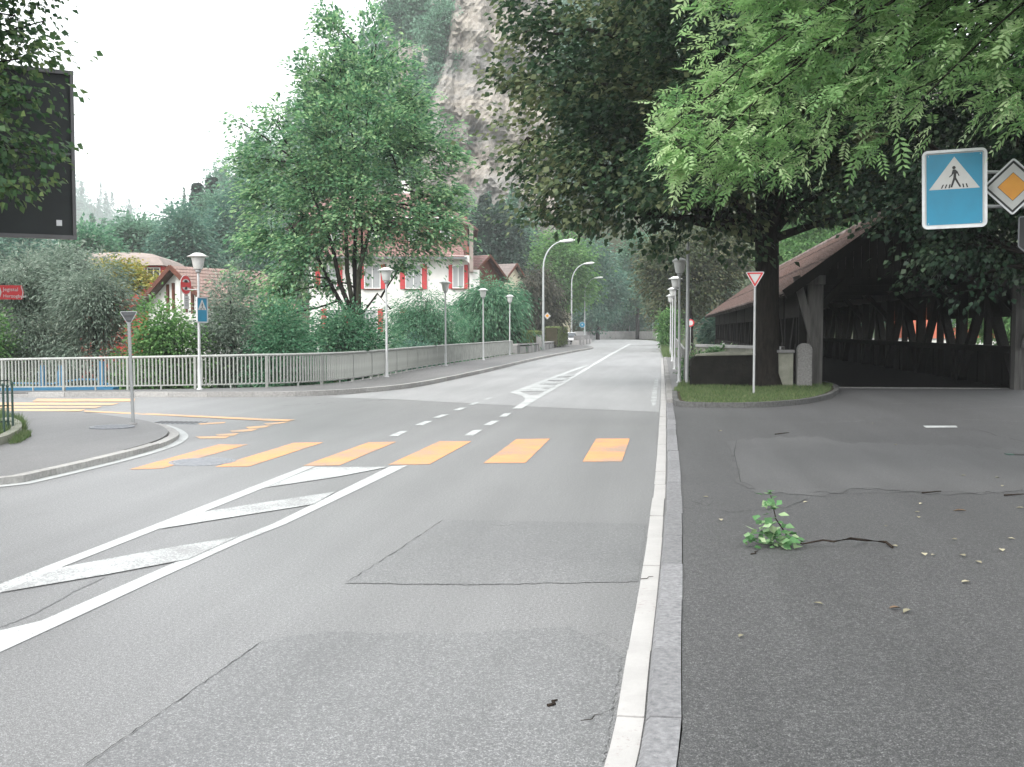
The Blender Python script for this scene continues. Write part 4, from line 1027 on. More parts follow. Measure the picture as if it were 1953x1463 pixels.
roof_plane('roof', (xx(912), -.9, zl(440)), (xx(912), dep + .8, zl(440)), (hipx1, dep + .8, rb), (hipx1, 1.9, rb), M['roof_red'], H1)
MB().add([(xx(868), -.9, zl(417)), (xx(912), -.9, zl(440)), (hipx1, 1.9, rb), (xx(868), -.86, zl(420)), (xx(912), -.86, zl(443))], [(0, 1, 2), (3, 4, 1, 0)]).build('roof_corner', M['roof_red'], H1, world=False)
roof_plane('roof', (xx(548), dep + .8, zl(440)), (xx(548), -.9, zl(440)), (hipx0, 1.9, rb), (hipx0, dep + .8, rb), M['roof_red'], H1)
roof_plane('roof', (hipx0, 1.9, rb), (hipx1, 1.9, rb), (hipx1, dep + .8, rb + .1), (hipx0, dep + .8, rb + .1), M['roof_red'], H1)
MB().box((xx(899), -.6, (zl(436) + zl(520)) / 2), (.32, .9, zl(436) - zl(520))).build('corner_board', M['fascia_pale'], H1, world=False)
arc = [(xx(852), zl(489))] + [(xx(852) + (xx(899) - xx(852)) * math.sin(R(a)), zl(489) - (zl(489) - zl(512)) * (1 - math.cos(R(a)))) for a in range(0, 91, 15)] + [(xx(899), zl(489))]
MB().plate(arc, -.95, -.2).build('curved_soffit', M['render_white'], H1, world=False)
MB().box((xx(905), 1.2, (zl(515) + zl(590)) / 2), (xx(912) - xx(893), 3.0, zl(515) - zl(590))).build('bay', M['render_white'], H1, world=False)
for px in (629, 711, 789): window(H1, xx(px), zl(528), 31 * k, 46 * k, 0)
window(H1, xx(874), zl(528), 22 * k, 44 * k, 0, sw=.3)
for px in (640, 705, 790): window(H1, xx(px), zl(612), 31 * k, 44 * k, 0)
for px in (643, 715, 790, 850): window(H1, xx(px), zl(447), 20 * k, 26 * k, .05, None, False)
MB().box((xx(770), 4.5, rb + .6), (.7, .7, 1.8)).build('chimney', M['render_white'], H1, world=False)
def gable_house(name, px, d, wid, dep, ze, zr_, wall, roofm, label, rz, z0=-1.0, trim='wood_brown', ov=.6, wins=(), timber=False, chim=True):
    h = house_root(name, px, d, label, rz)
    MB().box((0, dep / 2, (ze + z0) / 2), (wid, dep, ze - z0)).build('wall', M[wall], h, world=False)
    for y_ in (0, dep - .12): MB().plate([(-wid / 2, ze), (wid / 2, ze), (0, zr_)], y_, y_ + .12).build('gable', M[wall], h, world=False)
    sl_ = (zr_ - ze) / (wid / 2); xo = wid / 2 + ov; zo = ze - ov * sl_ + .08; zr2 = zr_ + .08
    roof_plane('roof', (-xo, -ov, zo), (-xo, dep + ov, zo), (0, dep + ov, zr2), (0, -ov, zr2), M[roofm], h); roof_plane('roof', (xo, dep + ov, zo), (xo, -ov, zo), (0, -ov, zr2), (0, dep + ov, zr2), M[roofm], h)
    for s in (-1, 1): MB().beam((s * xo, -ov - .04, zo - .06), (0, -ov - .04, zr2 - .06), .06, .24).build('bargeboard', M[trim], h, world=False)
    if timber:
        for x in (-.9, -.45, .55, 1.05): MB().box((x, -.05, (ze + zr_) / 2 - .55 - abs(x) * sl_ * .2), (.14, .1, 1.5)).build('gable_post', M['wood_brown'], h, world=False)
        MB().box((0, -.05, (ze + zr_) / 2 - .9), (.36, .14, 3.2)).build('gable_pillar', M['render_white'], h, world=False)
    for w_ in wins: window(h, w_[0], w_[1], w_[2], w_[3], 0, w_[4] if len(w_) > 4 else None)
    if chim: MB().box((.6, dep * .5, zr_ + .3), (.6, .6, 1.5)).build('chimney', M['render_terracotta'], h, world=False)
    return h
gable_house('house', 344, 54, 5.2, 5.0, 3.1, 4.9, 'render_white', 'roof_brown', 'small white gabled house with brown bargeboards behind the left bushes', R(-52), -2.5, 'wood_brown', .55, ((-1.6, 1.6, .9, 1.1), (1.6, 1.6, .9, 1.1)), True, False)
gable_house('house', 926, 98, 6.0, 5.5, 6.6, 8.6, 'wood_brown', 'roof_red', 'small house with a reddish tiled roof just right of the large house', R(58), -.5, 'wood_brown', .5, ((0, 4.4, 1.0, 1.2),))
gable_house('house', 978, 112, 6.5, 7, 6.3, 8.7, 'render_cream', 'roof_grey', 'cream house with a grey roof behind the far bushes', R(60), -.5, 'wood_brown', .5, ((-1.2, 4.2, 1.0, 1.2), (1.4, 4.2, 1.0, 1.2)))
gable_house('house', 1040, 150, 8, 8, 7.5, 10.5, 'render_cream', 'roof_red', 'far house with a red roof behind the copper-toned shrub', R(20), -.5, 'wood_brown', .5, ((-1.6, 4.5, 1.0, 1.3), (1.6, 4.5, 1.0, 1.3)))
# the red house with cushion-shaped roofs
d = 72.0; H2 = house_root('house', 232, d, 'red house with thick rounded pale roof edges on the far left', R(-14)); k = d / F
zl = lambda py: ZH(py, d)
def cushion(cx_, cy_, w, dp, z0, z1, r_, parent, mat, name):
    mb = MB(); prof = [(0, z0), (r_ * .2, z0 + (z1 - z0) * .35), (r_ * .45, z0 + (z1 - z0) * .7), (r_, z1), (r_ * 2, z1 + .15)]; rings = []
    for ins, z in prof: rings.append([(cx_ - w / 2 + ins, cy_ - dp / 2 + ins, z), (cx_ + w / 2 - ins, cy_ - dp / 2 + ins, z), (cx_ + w / 2 - ins, cy_ + dp / 2 - ins, z), (cx_ - w / 2 + ins, cy_ + dp / 2 - ins, z)])
    vs = [v for q in rings for v in q]; fs = [(i * 4 + j, i * 4 + (j + 1) % 4, (i + 1) * 4 + (j + 1) % 4, (i + 1) * 4 + j) for i in range(len(prof) - 1) for j in range(4)] + [(16, 17, 18, 19), (3, 2, 1, 0)]
    return mb.add(vs, fs).build(name, mat, parent, world=False)
MB().box((0, 4, zl(505) / 2 - 1), (152 * k, 8, zl(505) + 2)).build('wall', M['render_red'], H2, world=False)
cushion(0, 4, 168 * k, 9.4, zl(507), zl(484), 1.0, H2, M['fascia_pale'], 'roof')
MB().box((70 * k + .8, 2.2, zl(545) / 2 - 1), (46 * k, 5.5, zl(545) + 2)).build('annex_wall', M['render_terracotta'], H2, world=False)
cushion(70 * k + .8, 2.2, 56 * k, 6.8, zl(545), zl(522), .8, H2, M['fascia_pale'], 'annex_roof')
for x in (-1.8, -.4, 1.2, 2.2): window(H2, x, zl(522), .9, .85, 0, None, False, curt=False)
# thing behind the left railing: blue painted frame
a, b = GX(22, 34), GX(214, 34); z0 = D(100, 742, 34).z
t = thing('blue_frame', ((a.x + b.x) / 2, (a.y + b.y) / 2, z0), 'low blue metal frame with three upright plates behind the pale railing', 'metal frame')
MB().beam((a.x - .4, a.y, z0), (b.x + .1, b.y, z0 - .02), .5, .16).build('base_beam', M['blue_paint'], t)
q = [D(25, 731, 34), D(100, 732, 34), D(150, 724, 34), D(185, 724, 34), D(212, 735, 34)]
MB().tube(q, .03, 8).build('rail', M['blue_paint'], t)
for px in (82, 118, 195):
    a = D(px, 742, 34); h = .85 if px != 195 else 1.0; MB().box(a + Vector((0, 0, h * .4)), (.16, .1, h)).box(a + Vector((-.12, .02, h * .3)), (.07, .06, h * .75)).build('upright_plate', M['blue_paint'], t)
for px in (35, 150, 210): a = D(px, 745, 34); MB().beam(a, a - Vector((0, 0, 2.6)), .1, .1).build('leg', M['blue_paint'], t)
# small mesh enclosure at the left edge
t = thing('mesh_fence', G(10, 830, .085), 'dark green metal fence corner with three thin posts at left edge', 'fence')
for px, py, top in ((8, 832, 736), (16, 822, 738), (25, 824, 733)):
    a = G(px, py, .09); d = (a - CAM).dot(FWD); zt = D(px, top, d).z
    MB().tube([a, (a.x, a.y, zt)], .018, 8).lathe((a.x, a.y, zt), [(.02, 0), (.028, .02), (.001, .05)], 8).build('post', M['green_metal'], t)
a, b = G(25, 824, .09), G(-60, 832, .09); a2 = G(16, 822, .09)
for z in (.25, .5, .9): MB().tube([(a.x, a.y, z), (a2.x, a2.y, z), (b.x, b.y, z)], .009, 6).build('wire', M['green_metal'], t)
edge = smooth2([G(px, py, .09).xy for px, py in ((-120, 868), (-40, 858), (0, 848), (28, 838), (42, 826), (40, 814), (20, 806))], 2)
t = thing('stone_edging', (edge[0].x, edge[0].y, .085), 'curved low stone edging around the small enclosure at left', 'edging')
stones('edging_stone', edge, -.16, .0, .05, .19, .6, M['concrete_old'], t, .03)
# stone garden wall, hedges and gate posts at the far left of the road
gw = [G(982, 672, .1), G(1030, 668, .1), G(1062, 662, .1), G(1084, 659.5, .1)]
t = thing('garden_wall', gw[0], 'low rough stone garden wall under the clipped hedges beyond the bridge', 'wall')
for a, b in zip(gw[:-1], gw[1:]):
    n = max(3, int((b - a).length / .9))
    for i in range(n):
        p, q = a.lerp(b, i / n), a.lerp(b, (i + .96) / n); h = .55 + random.uniform(-.05, .05)
        MB().beam((p.x, p.y, h / 2), (q.x, q.y, h / 2), .34 + random.uniform(-.04, .04), h).build('stone_block', M['concrete'] if i % 3 else M['stone_pale'], t)
    MB().beam((a.x, a.y, .66), (b.x, b.y, .66), .42, .11).build('coping', M['concrete'], t)
for px, py in ((1028, 668.5), (1068, 661)):
    p = G(px, py, .1); t = thing('gate_post', (p.x, p.y, 0), 'square concrete gate post by the ' + ('first' if px < 1050 else 'second') + ' clipped hedge', 'post'); o = MB().box((p.x, p.y, .6), (.4, .4, 1.25)).build('shaft', M['concrete'], t); MB().box((p.x, p.y, 1.28), (.48, .48, .1)).build('cap', M['stone_pale'], t)
gw2 = [G(1098, 658, .1), G(1122, 653.5, .1)]
t = thing('garden_wall', gw2[0], 'broken low stone wall with standing stones beyond the parked car', 'wall')
for i in range(9):
    p = gw2[0].lerp(gw2[1], i / 8); h = .6 + .5 * (i % 2); MB().box((p.x, p.y, h / 2), (.7, .5, h), random.uniform(0, 1)).build('stone_block', M['stone_pale'] if i % 2 else M['concrete'], t)
# far curved concrete wall
fw = [GX(1098, 176), GX(1130, 196), GX(1165, 207), GX(1205, 209), GX(1240, 200), GX(1253, 190)]
fw = [Vector((p.x, p.y, 0)) for p in smooth2([q.xy for q in fw], 2)]
t = thing('concrete_wall', fw[0], 'low curved concrete wall at the far bend of the road', 'wall')
for i in range(0, len(fw) - 1):
    a, b = fw[i], fw[i + 1]; MB().beam((a.x, a.y, .75), a.lerp(b, .985).xyz + Vector((0, 0, .75)), .4, 1.5).build('panel', M['concrete'], t)
# parked car
p = G(1080, 658.5); t = thing('parked_car', (p.x, p.y, .02), 'small white parked car half hidden behind the clipped hedge', 'car', None, math.atan2(-p.x, p.y) + R(18))
W = 1.62
sec = [(-1.9, .35, .62, .96), (-1.85, .25, .80, 1.0), (-1.2, .2, .92, 1.0), (-.6, .2, .95, 1.0), (1.0, .2, .95, 1.0), (1.75, .25, .9, .98), (1.85, .4, .75, .94)]
def hull(sec, w):
    vs = []
    for y, z0, z1, k in sec:
        hw = w / 2 * k; vs += [(-hw, y, z0), (-hw * 1.02, y, (z0 + z1) / 2), (-hw * .93, y, z1), (hw * .93, y, z1), (hw * 1.02, y, (z0 + z1) / 2), (hw, y, z0)]
    n = len(sec); fs = [(i * 6 + j, i * 6 + (j + 1) % 6, (i + 1) * 6 + (j + 1) % 6, (i + 1) * 6 + j) for i in range(n - 1) for j in range(6)]
    return MB().add(vs, fs + [tuple(range(5, -1, -1)), tuple(range((n - 1) * 6, n * 6))], True)
o = hull(sec, W).build('body', M['car_paint'], t, world=False)
hull([(-1.75, .9, .93, .93), (-1.35, .9, 1.38, .84), (.1, .9, 1.42, .82), (.75, .9, .95, .9)], W).build('cabin', M['glass'], t, world=False)
hull([(-1.36, 1.375, 1.40, .84), (-1.2, 1.375, 1.44, .83), (.0, 1.40, 1.46, .82), (.15, 1.40, 1.425, .82)], W).build('roof', M['car_paint'], t, world=False)
for x in (-1, 1):
    for y in (-1.2, 1.2):
        wv = MB().tube([(x * W * .5 - x * .1, y, .3), (x * W * .5 + x * .05, y, .3)], .3, 18).build('wheel', M['rubber'], t, world=False); MB().tube([(x * W * .5 + x * .051, y, .3), (x * W * .5 + x * .058, y, .3)], .18, 14).build('rim', M['steel_grey'], wv, world=False)
    MB().box((x * W * .41, -1.9, .72), (.2, .06, .22)).build('tail_light', M['sign_red'], t, world=False)
MB().box((0, -1.9, .45), (W * .9, .1, .2)).build('bumper', M['rubber'], t, world=False)

# ------------------------------------------------------------------ foliage
def unit(v): return v / np.maximum(np.linalg.norm(v, axis=1, keepdims=True), 1e-9)
def kites(P, d, nrm, L, W, tint, rng, fold=.18):
    """one pointed four-sided leaf per row"""
    n = len(P); d = unit(d); s = unit(np.cross(d, nrm)); up = np.cross(s, d)
    L = L[:, None]; W = W[:, None]
    V = np.stack([P, P + d * L * .42 + s * W * .5 + up * W * fold, P + d * L, P + d * L * .42 - s * W * .5 + up * W * fold], 1).reshape(-1, 3)
    return V, np.arange(4 * n).reshape(-1, 4), np.repeat(tint, 4)
def sample_lobes(lobes, n, rng, shell):
    lob = np.array(lobes, dtype=float)
    w = (lob[:, 3] * lob[:, 4] * lob[:, 5]) ** .75; idx = rng.choice(len(lob), n, p=w / w.sum())
    u = unit(rng.normal(size=(n, 3))); r = rng.uniform(0, 1, n) ** (1 / shell)
    return lob[idx, :3] + u * r[:, None] * lob[idx, 3:6], idx
def clumps(C, nleaf, cr, L, W, rng, center, droop=.5, flat=.55, upn=1.0, tint_sd=.16, hang=0.0, axis_w=1.0, tbias=None):
    n = len(C); out = C - center; out[:, 2] *= .3; out = unit(out + rng.normal(0, .25, (n, 3)))
    ct = np.clip(rng.normal(.5, .2, n), 0, 1)
    if tbias is not None: ct = np.clip(ct + tbias, 0, 1)
    i = np.repeat(np.arange(n), nleaf); m = len(i)
    off = rng.normal(0, 1, (m, 3)) * cr * rng.uniform(.6, 1.25, n)[i][:, None] * np.array([1, 1, flat])
    off += out[i] * (rng.uniform(-1, 1.2, m) * cr * .6)[:, None]
    off[:, 2] -= hang * cr * (np.hypot(off[:, 0], off[:, 1]) / cr) ** 2 * .5
    P = C[i] + off
    d = unit(off * .8 + out[i] * cr * axis_w + rng.normal(0, .35, (m, 3)) * cr); d[:, 2] -= droop
    nr = rng.normal(0, .55, (m, 3)); nr[:, 2] += upn
    sz = rng.uniform(.7, 1.25, m)
    t = np.clip(ct[i] + rng.normal(0, tint_sd, m), 0, 1)
    return kites(P, d, nr, L * sz, W * sz, t, rng)
def curve(a, b, rng, sag=.15, n=5, up=0.0):
    a, b = np.array(a, float), np.array(b, float); L = np.linalg.norm(b - a); m = (a + b) / 2 + rng.normal(0, .10, 3) * L + np.array([0, 0, sag * L]); t = np.linspace(0, 1, n)[:, None]
    return (1 - t) ** 2 * a + 2 * t * (1 - t) * m + t * t * b
def skeleton(root, trunk, trad, lobes, C, rng, bark, twig_frac=.6, limb_r=None, sag=.12, fork_from=.35, trunk_name='trunk', sides=9, twig_r=.012, limbs_in=1):
    """trunk polyline, a limb into every lobe, a twig into most leaf clumps"""
    mb = MB()
    trunk = [np.array(p, float) for p in trunk]; mb.tube(trunk, trad, sides)
    mb.build(trunk_name, bark, root)
    nodes_ = []; nt = len(trunk); lb = MB()
    dense = np.concatenate([np.linspace(trunk[i], trunk[i + 1], 5) for i in range(nt - 1)]); kk = int(len(dense) * fork_from)
    for l in lobes:
        c = np.array(l[:3], float)
        cand = dense[kk:]; j = np.argmin(np.linalg.norm(cand - (c - np.array([0, 0, .45 * np.hypot(*(c - cand[0])[:2])])), axis=1)); a = cand[j]
        pts = curve(a, c, rng, sag, 7); r0 = limb_r or trad[min(len(trad) - 1, 1)] * .32
        lb.tube(pts, list(np.linspace(r0, r0 * .25, 7)), 6, True, False); nodes_ += list(pts[1:])
    nd = np.array(nodes_ + list(dense[kk:]))
    for c in C:
        if rng.uniform() > twig_frac: continue
        q = nd[np.argmin(np.linalg.norm(nd - c - np.array([0, 0, .2]), axis=1))]; L = np.linalg.norm(c - q)
        if L < .1: continue
        lb.tube(curve(q, c, rng, .08, 4), [twig_r * (1 + L * .5), twig_r * .9, twig_r * .6, twig_r * .35], 3, True, False)
    lb.build('limbs', bark, root)
def lobe(px, py, d, r, ry=None, rz=None):
    p = D(px, py, d); return (p.x, p.y, p.z, r, ry or r, rz or r)
def tree(name, label, base, trunk, trad, lobes, nclump, nleaf, cr, L, W, mat, bark='bark', seed=1, group=None, shell=2.2, droop=.5, flat=.55, twig=.6, cat='tree', hang=0.0, tsd=.16, center=None, sag=.12, upn=1.0, twig_r=.012, limb_r=None, fork=.35, axis_w=1.0, tb=None, sides=9):
    rng = np.random.default_rng(seed); root = thing(name, base, label, cat, group)
    C, idx = sample_lobes(lobes, nclump, rng, shell); lob = np.array(lobes)
    cen = lob[idx, :3] * .5 + np.array(center if center is not None else lob[:, :3].mean(0)) * .5
    tbias = None if tb is None else np.array([tb(c) for c in C])
    V, Fc, t = clumps(C, nleaf, cr, L, W, rng, cen, droop, flat, upn, tsd, hang, axis_w, tbias)
    skeleton(root, trunk, trad, lobes, C, rng, M[bark], twig, limb_r, sag, fork, twig_r=twig_r, sides=sides)
    np_obj('crown', V, Fc, t, M[mat], root); return root
def up(p, *zs): return [(p[0], p[1], z) for z in zs]

# the big dark lime tree on the island
tb_ = GX(1462, 29.6); tz = .1
LL = [lobe(*a) for a in ((1040, 40, 30, 1.55), (1000, 60, 30, .9), (1010, 150, 30.5, 1.1), (1005, 262, 30, 1.0), (1075, 350, 29, 1.4), (1040, 400, 30, .8), (1120, 160, 29, 2.2), (1150, 315, 28.5, 1.8), (1210, 415, 29, 1.25),
      (1250, 240, 28, 2.3), (1280, 60, 29, 2.6), (1340, 375, 28.5, 1.25), (1400, 210, 28.5, 2.6), (1420, 420, 29, 1.1), (1130, -140, 30, 2.2), (1300, -200, 30, 3.0), (1550, -120, 30, 3.2), (1540, 150, 28.5, 2.6),
      (1560, 350, 29, 1.5), (1650, 260, 29, 1.9), (1660, 60, 29, 2.6), (1450, -380, 30, 3.6), (1250, 130, 33, 2.8), (1450, 150, 34, 3.0), (1620, 180, 33, 2.8), (1150, 200, 33, 2.2), (1330, 300, 25.5, 1.7), (1500, 260, 25, 1.9), (1400, 90, 25, 2.4), (1600, 100, 24.5, 2.2), (1300, -60, 25, 2.4), (1500, -150, 25, 2.6), (1690, 400, 28, 1.0), (1745, 330, 28, 1.3))]
tree('lime_tree', 'big dark-leaved lime tree with a thick black trunk on the grass island', (tb_.x, tb_.y, tz), [(tb_.x, tb_.y, tz - .1), (tb_.x, tb_.y, .5), (tb_.x + .02, tb_.y, 2.0), (tb_.x - .02, tb_.y, 4.2), (tb_.x, tb_.y + .1, 7), (tb_.x - .1, tb_.y, 11), (tb_.x, tb_.y, 14)],
     [.54, .38, .32, .33, .31, .24, .1], LL, 1500, 60, .36, .185, .15, 'leaf_lime', 'bark', 11, None, 2.6, .45, .5, .35, tsd=.2, sag=.1, limb_r=.13, twig_r=.016, fork=.5, sides=14,
     tb=lambda c: .18 * math.sin(c[0] * 1.7 + c[2]) + (.14 if c[0] < -3.2 else -.06))  # highlights painted by tint: clumps over the road side lighter
# second lime further right, trunk outside the picture
tb2 = GX(2130, 23)
L2 = [lobe(*a) for a in ((1690, 345, 24.5, 1.1), (1760, 415, 24, 1.0), (1840, 350, 24, 1.4), (1845, 465, 23.5, .9), (1870, 525, 23.5, .55), (1940, 440, 24, 1.1), (1950, 300, 23, 1.8), (1850, 200, 23.5, 1.8), (2050, 120, 23, 2.8), (1900, 20, 23, 2.6), (2100, 330, 23, 2.0), (2150, -150, 22, 3.4), (1900, -250, 22, 3.2), (2050, -500, 22, 3.8), (1750, -100, 22, 2.6), (2350, 0, 22, 3.4), (2350, -400, 22, 3.5), (1780, 260, 26, 1.5), (1900, 380, 26.5, 1.5), (1780, 500, 26, .6), (1960, 530, 25, .6), (2080, 480, 24, 1.2))]
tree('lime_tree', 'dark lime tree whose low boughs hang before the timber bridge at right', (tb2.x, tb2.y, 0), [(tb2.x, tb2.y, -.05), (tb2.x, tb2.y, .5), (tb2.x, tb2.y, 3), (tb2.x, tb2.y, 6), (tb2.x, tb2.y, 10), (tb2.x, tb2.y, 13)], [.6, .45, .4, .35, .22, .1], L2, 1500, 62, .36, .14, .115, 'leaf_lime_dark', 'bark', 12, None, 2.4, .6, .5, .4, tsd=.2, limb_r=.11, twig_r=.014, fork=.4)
# another tree over the timber bridge, on the far side of the forecourt
tb3 = GX(2500, 20)
L3 = [lobe(*a) for a in ((2350, 100, 19, 3.0), (2250, -200, 18, 3.2), (2550, -100, 19, 3.6), (2450, -500, 19, 3.8), (2300, 350, 20, 2.0), (2000, -600, 17, 3.2), (2700, 200, 20, 3))]
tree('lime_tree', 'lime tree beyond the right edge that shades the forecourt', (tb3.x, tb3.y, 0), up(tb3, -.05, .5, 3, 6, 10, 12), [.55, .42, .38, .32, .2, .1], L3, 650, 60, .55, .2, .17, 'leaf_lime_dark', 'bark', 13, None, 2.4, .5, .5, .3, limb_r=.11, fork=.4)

# the bright tree with feathered leaves, close on the right
def feather_tree():
    rng = np.random.default_rng(21); b = GX(2330, 9.5)
    root = thing('walnut_tree', (b.x, b.y, 0), 'bright yellow-green tree with feathered compound leaves reaching in at upper right', 'tree')
    LB = [lobe(*a) for a in ((1275, 251, 11, .34), (1300, 206, 11.2, .36), (1350, 286, 11, .40), (1320, 311, 11, .26), (1390, 196, 11, .50), (1420, 306, 11, .42), (1400, 331, 11, .22), (1450, 116, 11, .6), (1490, 236, 11, .5), (1500, 301, 11.3, .32), (1470, 16, 11, .6), (1560, 106, 10.8, .6), (1570, 226, 11, .45),
          (1620, 16, 10.6, .65), (1630, 156, 10.8, .5), (1640, 251, 11, .24), (1700, 86, 10.5, .6), (1715, 186, 10.5, .45), (1698, 254, 10.5, .26), (1780, 26, 10.4, .65), (1800, 136, 10.6, .45), (1880, 46, 10.3, .65), (1900, 156, 10.5, .4), (1975, 76, 10, .7), (1960, 176, 10, .4),
          (1400, -90, 11, .7), (1550, -140, 10.8, .9), (1720, -150, 10.5, 1.0), (1900, -160, 10, 1.0), (2080, -80, 9.6, 1.1), (2100, 120, 9.6, .8), (2000, -380, 9.5, 1.5), (1800, -420, 9.5, 1.4), (2250, -250, 9, 1.4), (2400, -50, 9, 1.4), (2300, -600, 9, 1.8), (1600, -380, 10, 1.2), (2000, -900, 8.5, 1.9), (2500, -500, 8.5, 1.8))]
    n = 3600; C, idx = sample_lobes(LB, n, rng, 2.0)
    z = lambda *a: [(b.x, b.y, q) for q in a]
    skeleton(root, z(-.05, .4, 2.0, 4.0, 6.0, 8.0), [.4, .3, .27, .24, .16, .08], LB, C[::4], rng, M['bark'], .7, .022, .12, .8, twig_r=.005)
    # whole leaves: a drooping stalk carries paired leaflets
    k = 3; i = np.repeat(np.arange(n), k); m = len(i)
    out = unit(C - np.array([b.x, b.y, 4.5])); ax = out[i] * .8 + rng.normal(0, .65, (m, 3)); ax[:, 2] -= .12; ax = unit(ax)
    nr = rng.normal(0, .3, (m, 3)); nr[:, 2] += 1; s = unit(np.cross(ax, nr)); nr = np.cross(s, ax)
    LR = rng.uniform(.22, .36, m); ct = np.clip(rng.normal(.5, .27, n)[i] + rng.normal(0, .08, m), 0, 1)
    Vs, Ts = [], []; base = C[i] + rng.normal(0, .05, (m, 3))
    for j in range(7):
        t = .2 + .13 * j
        for sg in (-1, 1):
            if j == 6 and sg == 1: continue
            pos = base + ax * (LR * t)[:, None] - np.array([0, 0, 1.0]) * (LR * t * t * .2)[:, None]
            d = ax * (.55 if j < 6 else 1.0) + s * (sg * .9 if j < 6 else 0) + rng.normal(0, .12, (m, 3)); d[:, 2] -= .18
            ln = LR * (.33 - .03 * abs(j - 2.5)) * rng.uniform(.85, 1.15, m)
            V, Fc, tt = kites(pos, d, nr + rng.normal(0, .15, (m, 3)), ln, ln * .34, np.clip(ct + rng.normal(0, .07, m), 0, 1), rng, .12)
            Vs.append(V); Ts.append(tt)
    V = np.concatenate(Vs); np_obj('crown', V, np.arange(len(V)).reshape(-1, 4), np.concatenate(Ts), M['leaf_ash'], root)
    # two bare dark boughs that show between the leaves
    for l in (((1790, 20, 10.8), (1745, 110, 10.9), (1690, 160, 11)), ((1620, 60, 11.2), (1610, 150, 11.2), (1570, 205, 11.2), (1505, 222, 11.2)), ((1800, 300, 11.4), (1760, 265, 11.4), (1740, 245, 11.4)), ((2010, 120, 10.6), (1950, 160, 10.8), (1940, 280, 10.8))):
        MB().tube([D(*q) for q in l], list(np.linspace(.032, .014, len(l))), 7).build('bough', M['bark'], root)
feather_tree()

# the leafy tree in the middle, several stems from one stool
b = GX(672, 43); bz = -2.2
ML = [lobe(*a) for a in ((800, 425, 42, .8), (860, 430, 42, .5), (720, 395, 42, .9), (640, 430, 42, .8), (570, 470, 42, .9), (540, 560, 42, .9), (625, 35, 43, .75), (715, 45, 43, .7), (650, 105, 43, 1.15), (740, 110, 43, 1.2), (580, 135, 43, .8), (600, 190, 43, 1.3), (700, 190, 42.5, 1.6), (785, 190, 43, 1.1), (530, 235, 43, 1.1), (460, 235, 43, .6), (620, 270, 42.3, 1.7), (740, 280, 42.5, 1.7), (830, 270, 43, 1.1), (480, 300, 43, 1.0), (550, 330, 43, 1.5), (870, 300, 43, .55),
      (680, 360, 42.2, 1.7), (800, 350, 43, 1.3), (480, 375, 43, 1.0), (580, 410, 42.5, 1.5), (850, 390, 43, .9), (740, 430, 42.5, 1.3), (500, 450, 43, 1.1), (610, 470, 43.5, 1.0), (830, 455, 43, .9), (700, 480, 44.2, .9), (560, 520, 42.3, 1.1), (470, 540, 43, .9), (880, 440, 43, .5), (640, 540, 44.5, .7), (770, 500, 43, .7), (520, 600, 42, 1.2), (660, 150, 44.5, 1.8), (640, 330, 45, 2.0), (760, 250, 45, 1.6))]
def mid_tree():
    rng = np.random.default_rng(31); root = thing('alder_tree', (b.x, b.y, bz), 'tall spreading green tree with several stems in front of the house', 'tree')
    C, idx = sample_lobes(ML, 1350, rng, 2.0); lob = np.array(ML); cen = lob[idx, :3] * .3 + np.array([b.x, b.y, 4]) * .7
    V, Fc, t = clumps(C, 38, .31, .19, .115, rng, cen, .30, .36, 1.5, .26, .5, 1.2)
    stems = [((672, 600), (648, 540), (634, 470), (600, 380), (560, 290)), ((676, 600), (662, 520), (660, 440), (650, 300), (630, 120)), ((680, 600), (676, 500), (680, 400), (700, 250), (710, 90)), ((684, 605), (684, 520), (705, 440), (760, 330), (800, 230)), ((668, 610), (640, 560), (610, 500), (560, 440)), ((690, 600), (720, 560), (745, 590)), ((680, 600), (690, 480), (690, 350), (660, 200))]
    nd = []; mb = None
    for k, st in enumerate(stems):
        pts = [Vector((b.x + (k - 3) * .12, b.y + (k % 3 - 1) * .2, bz))] + [D(x, y, 43 + (k % 3 - 1) * .4) for x, y in st]
        q = [Vector((*p, 0)) for p in ()]; n = len(pts); r0 = .135 if k < 5 else .07
        MB().tube(pts, list(np.linspace(r0, .035, n)), 8).build('trunk', M['bark_green' if k % 2 else 'bark'], root)
        for a_, b_ in zip(pts[1:-1], pts[2:]): nd += [np.array(a_.lerp(b_, u)) for u in (.0, .25, .5, .75)]
    nd = np.array(nd); lb = MB(); extra = []
    for l in ML:
        c = np.array(l[:3]); j = np.argmin(np.linalg.norm(nd - (c - np.array([0, 0, .6])), axis=1)); pts = curve(nd[j], c, rng, .1, 6); lb.tube(pts, list(np.linspace(.05, .018, 6)), 5, True, False); extra += list(pts[1:])
    nd2 = np.concatenate([nd, np.array(extra)])
    for c in C[::2]:
        q = nd2[np.argmin(np.linalg.norm(nd2 - c, axis=1))]; lb.tube(curve(q, c, rng, .06, 4), [.02, .015, .01, .006], 3, True, False)
    lb.build('limbs', M['bark'], root); np_obj('crown', V, Fc, t, M['leaf_elm'], root)
mid_tree()

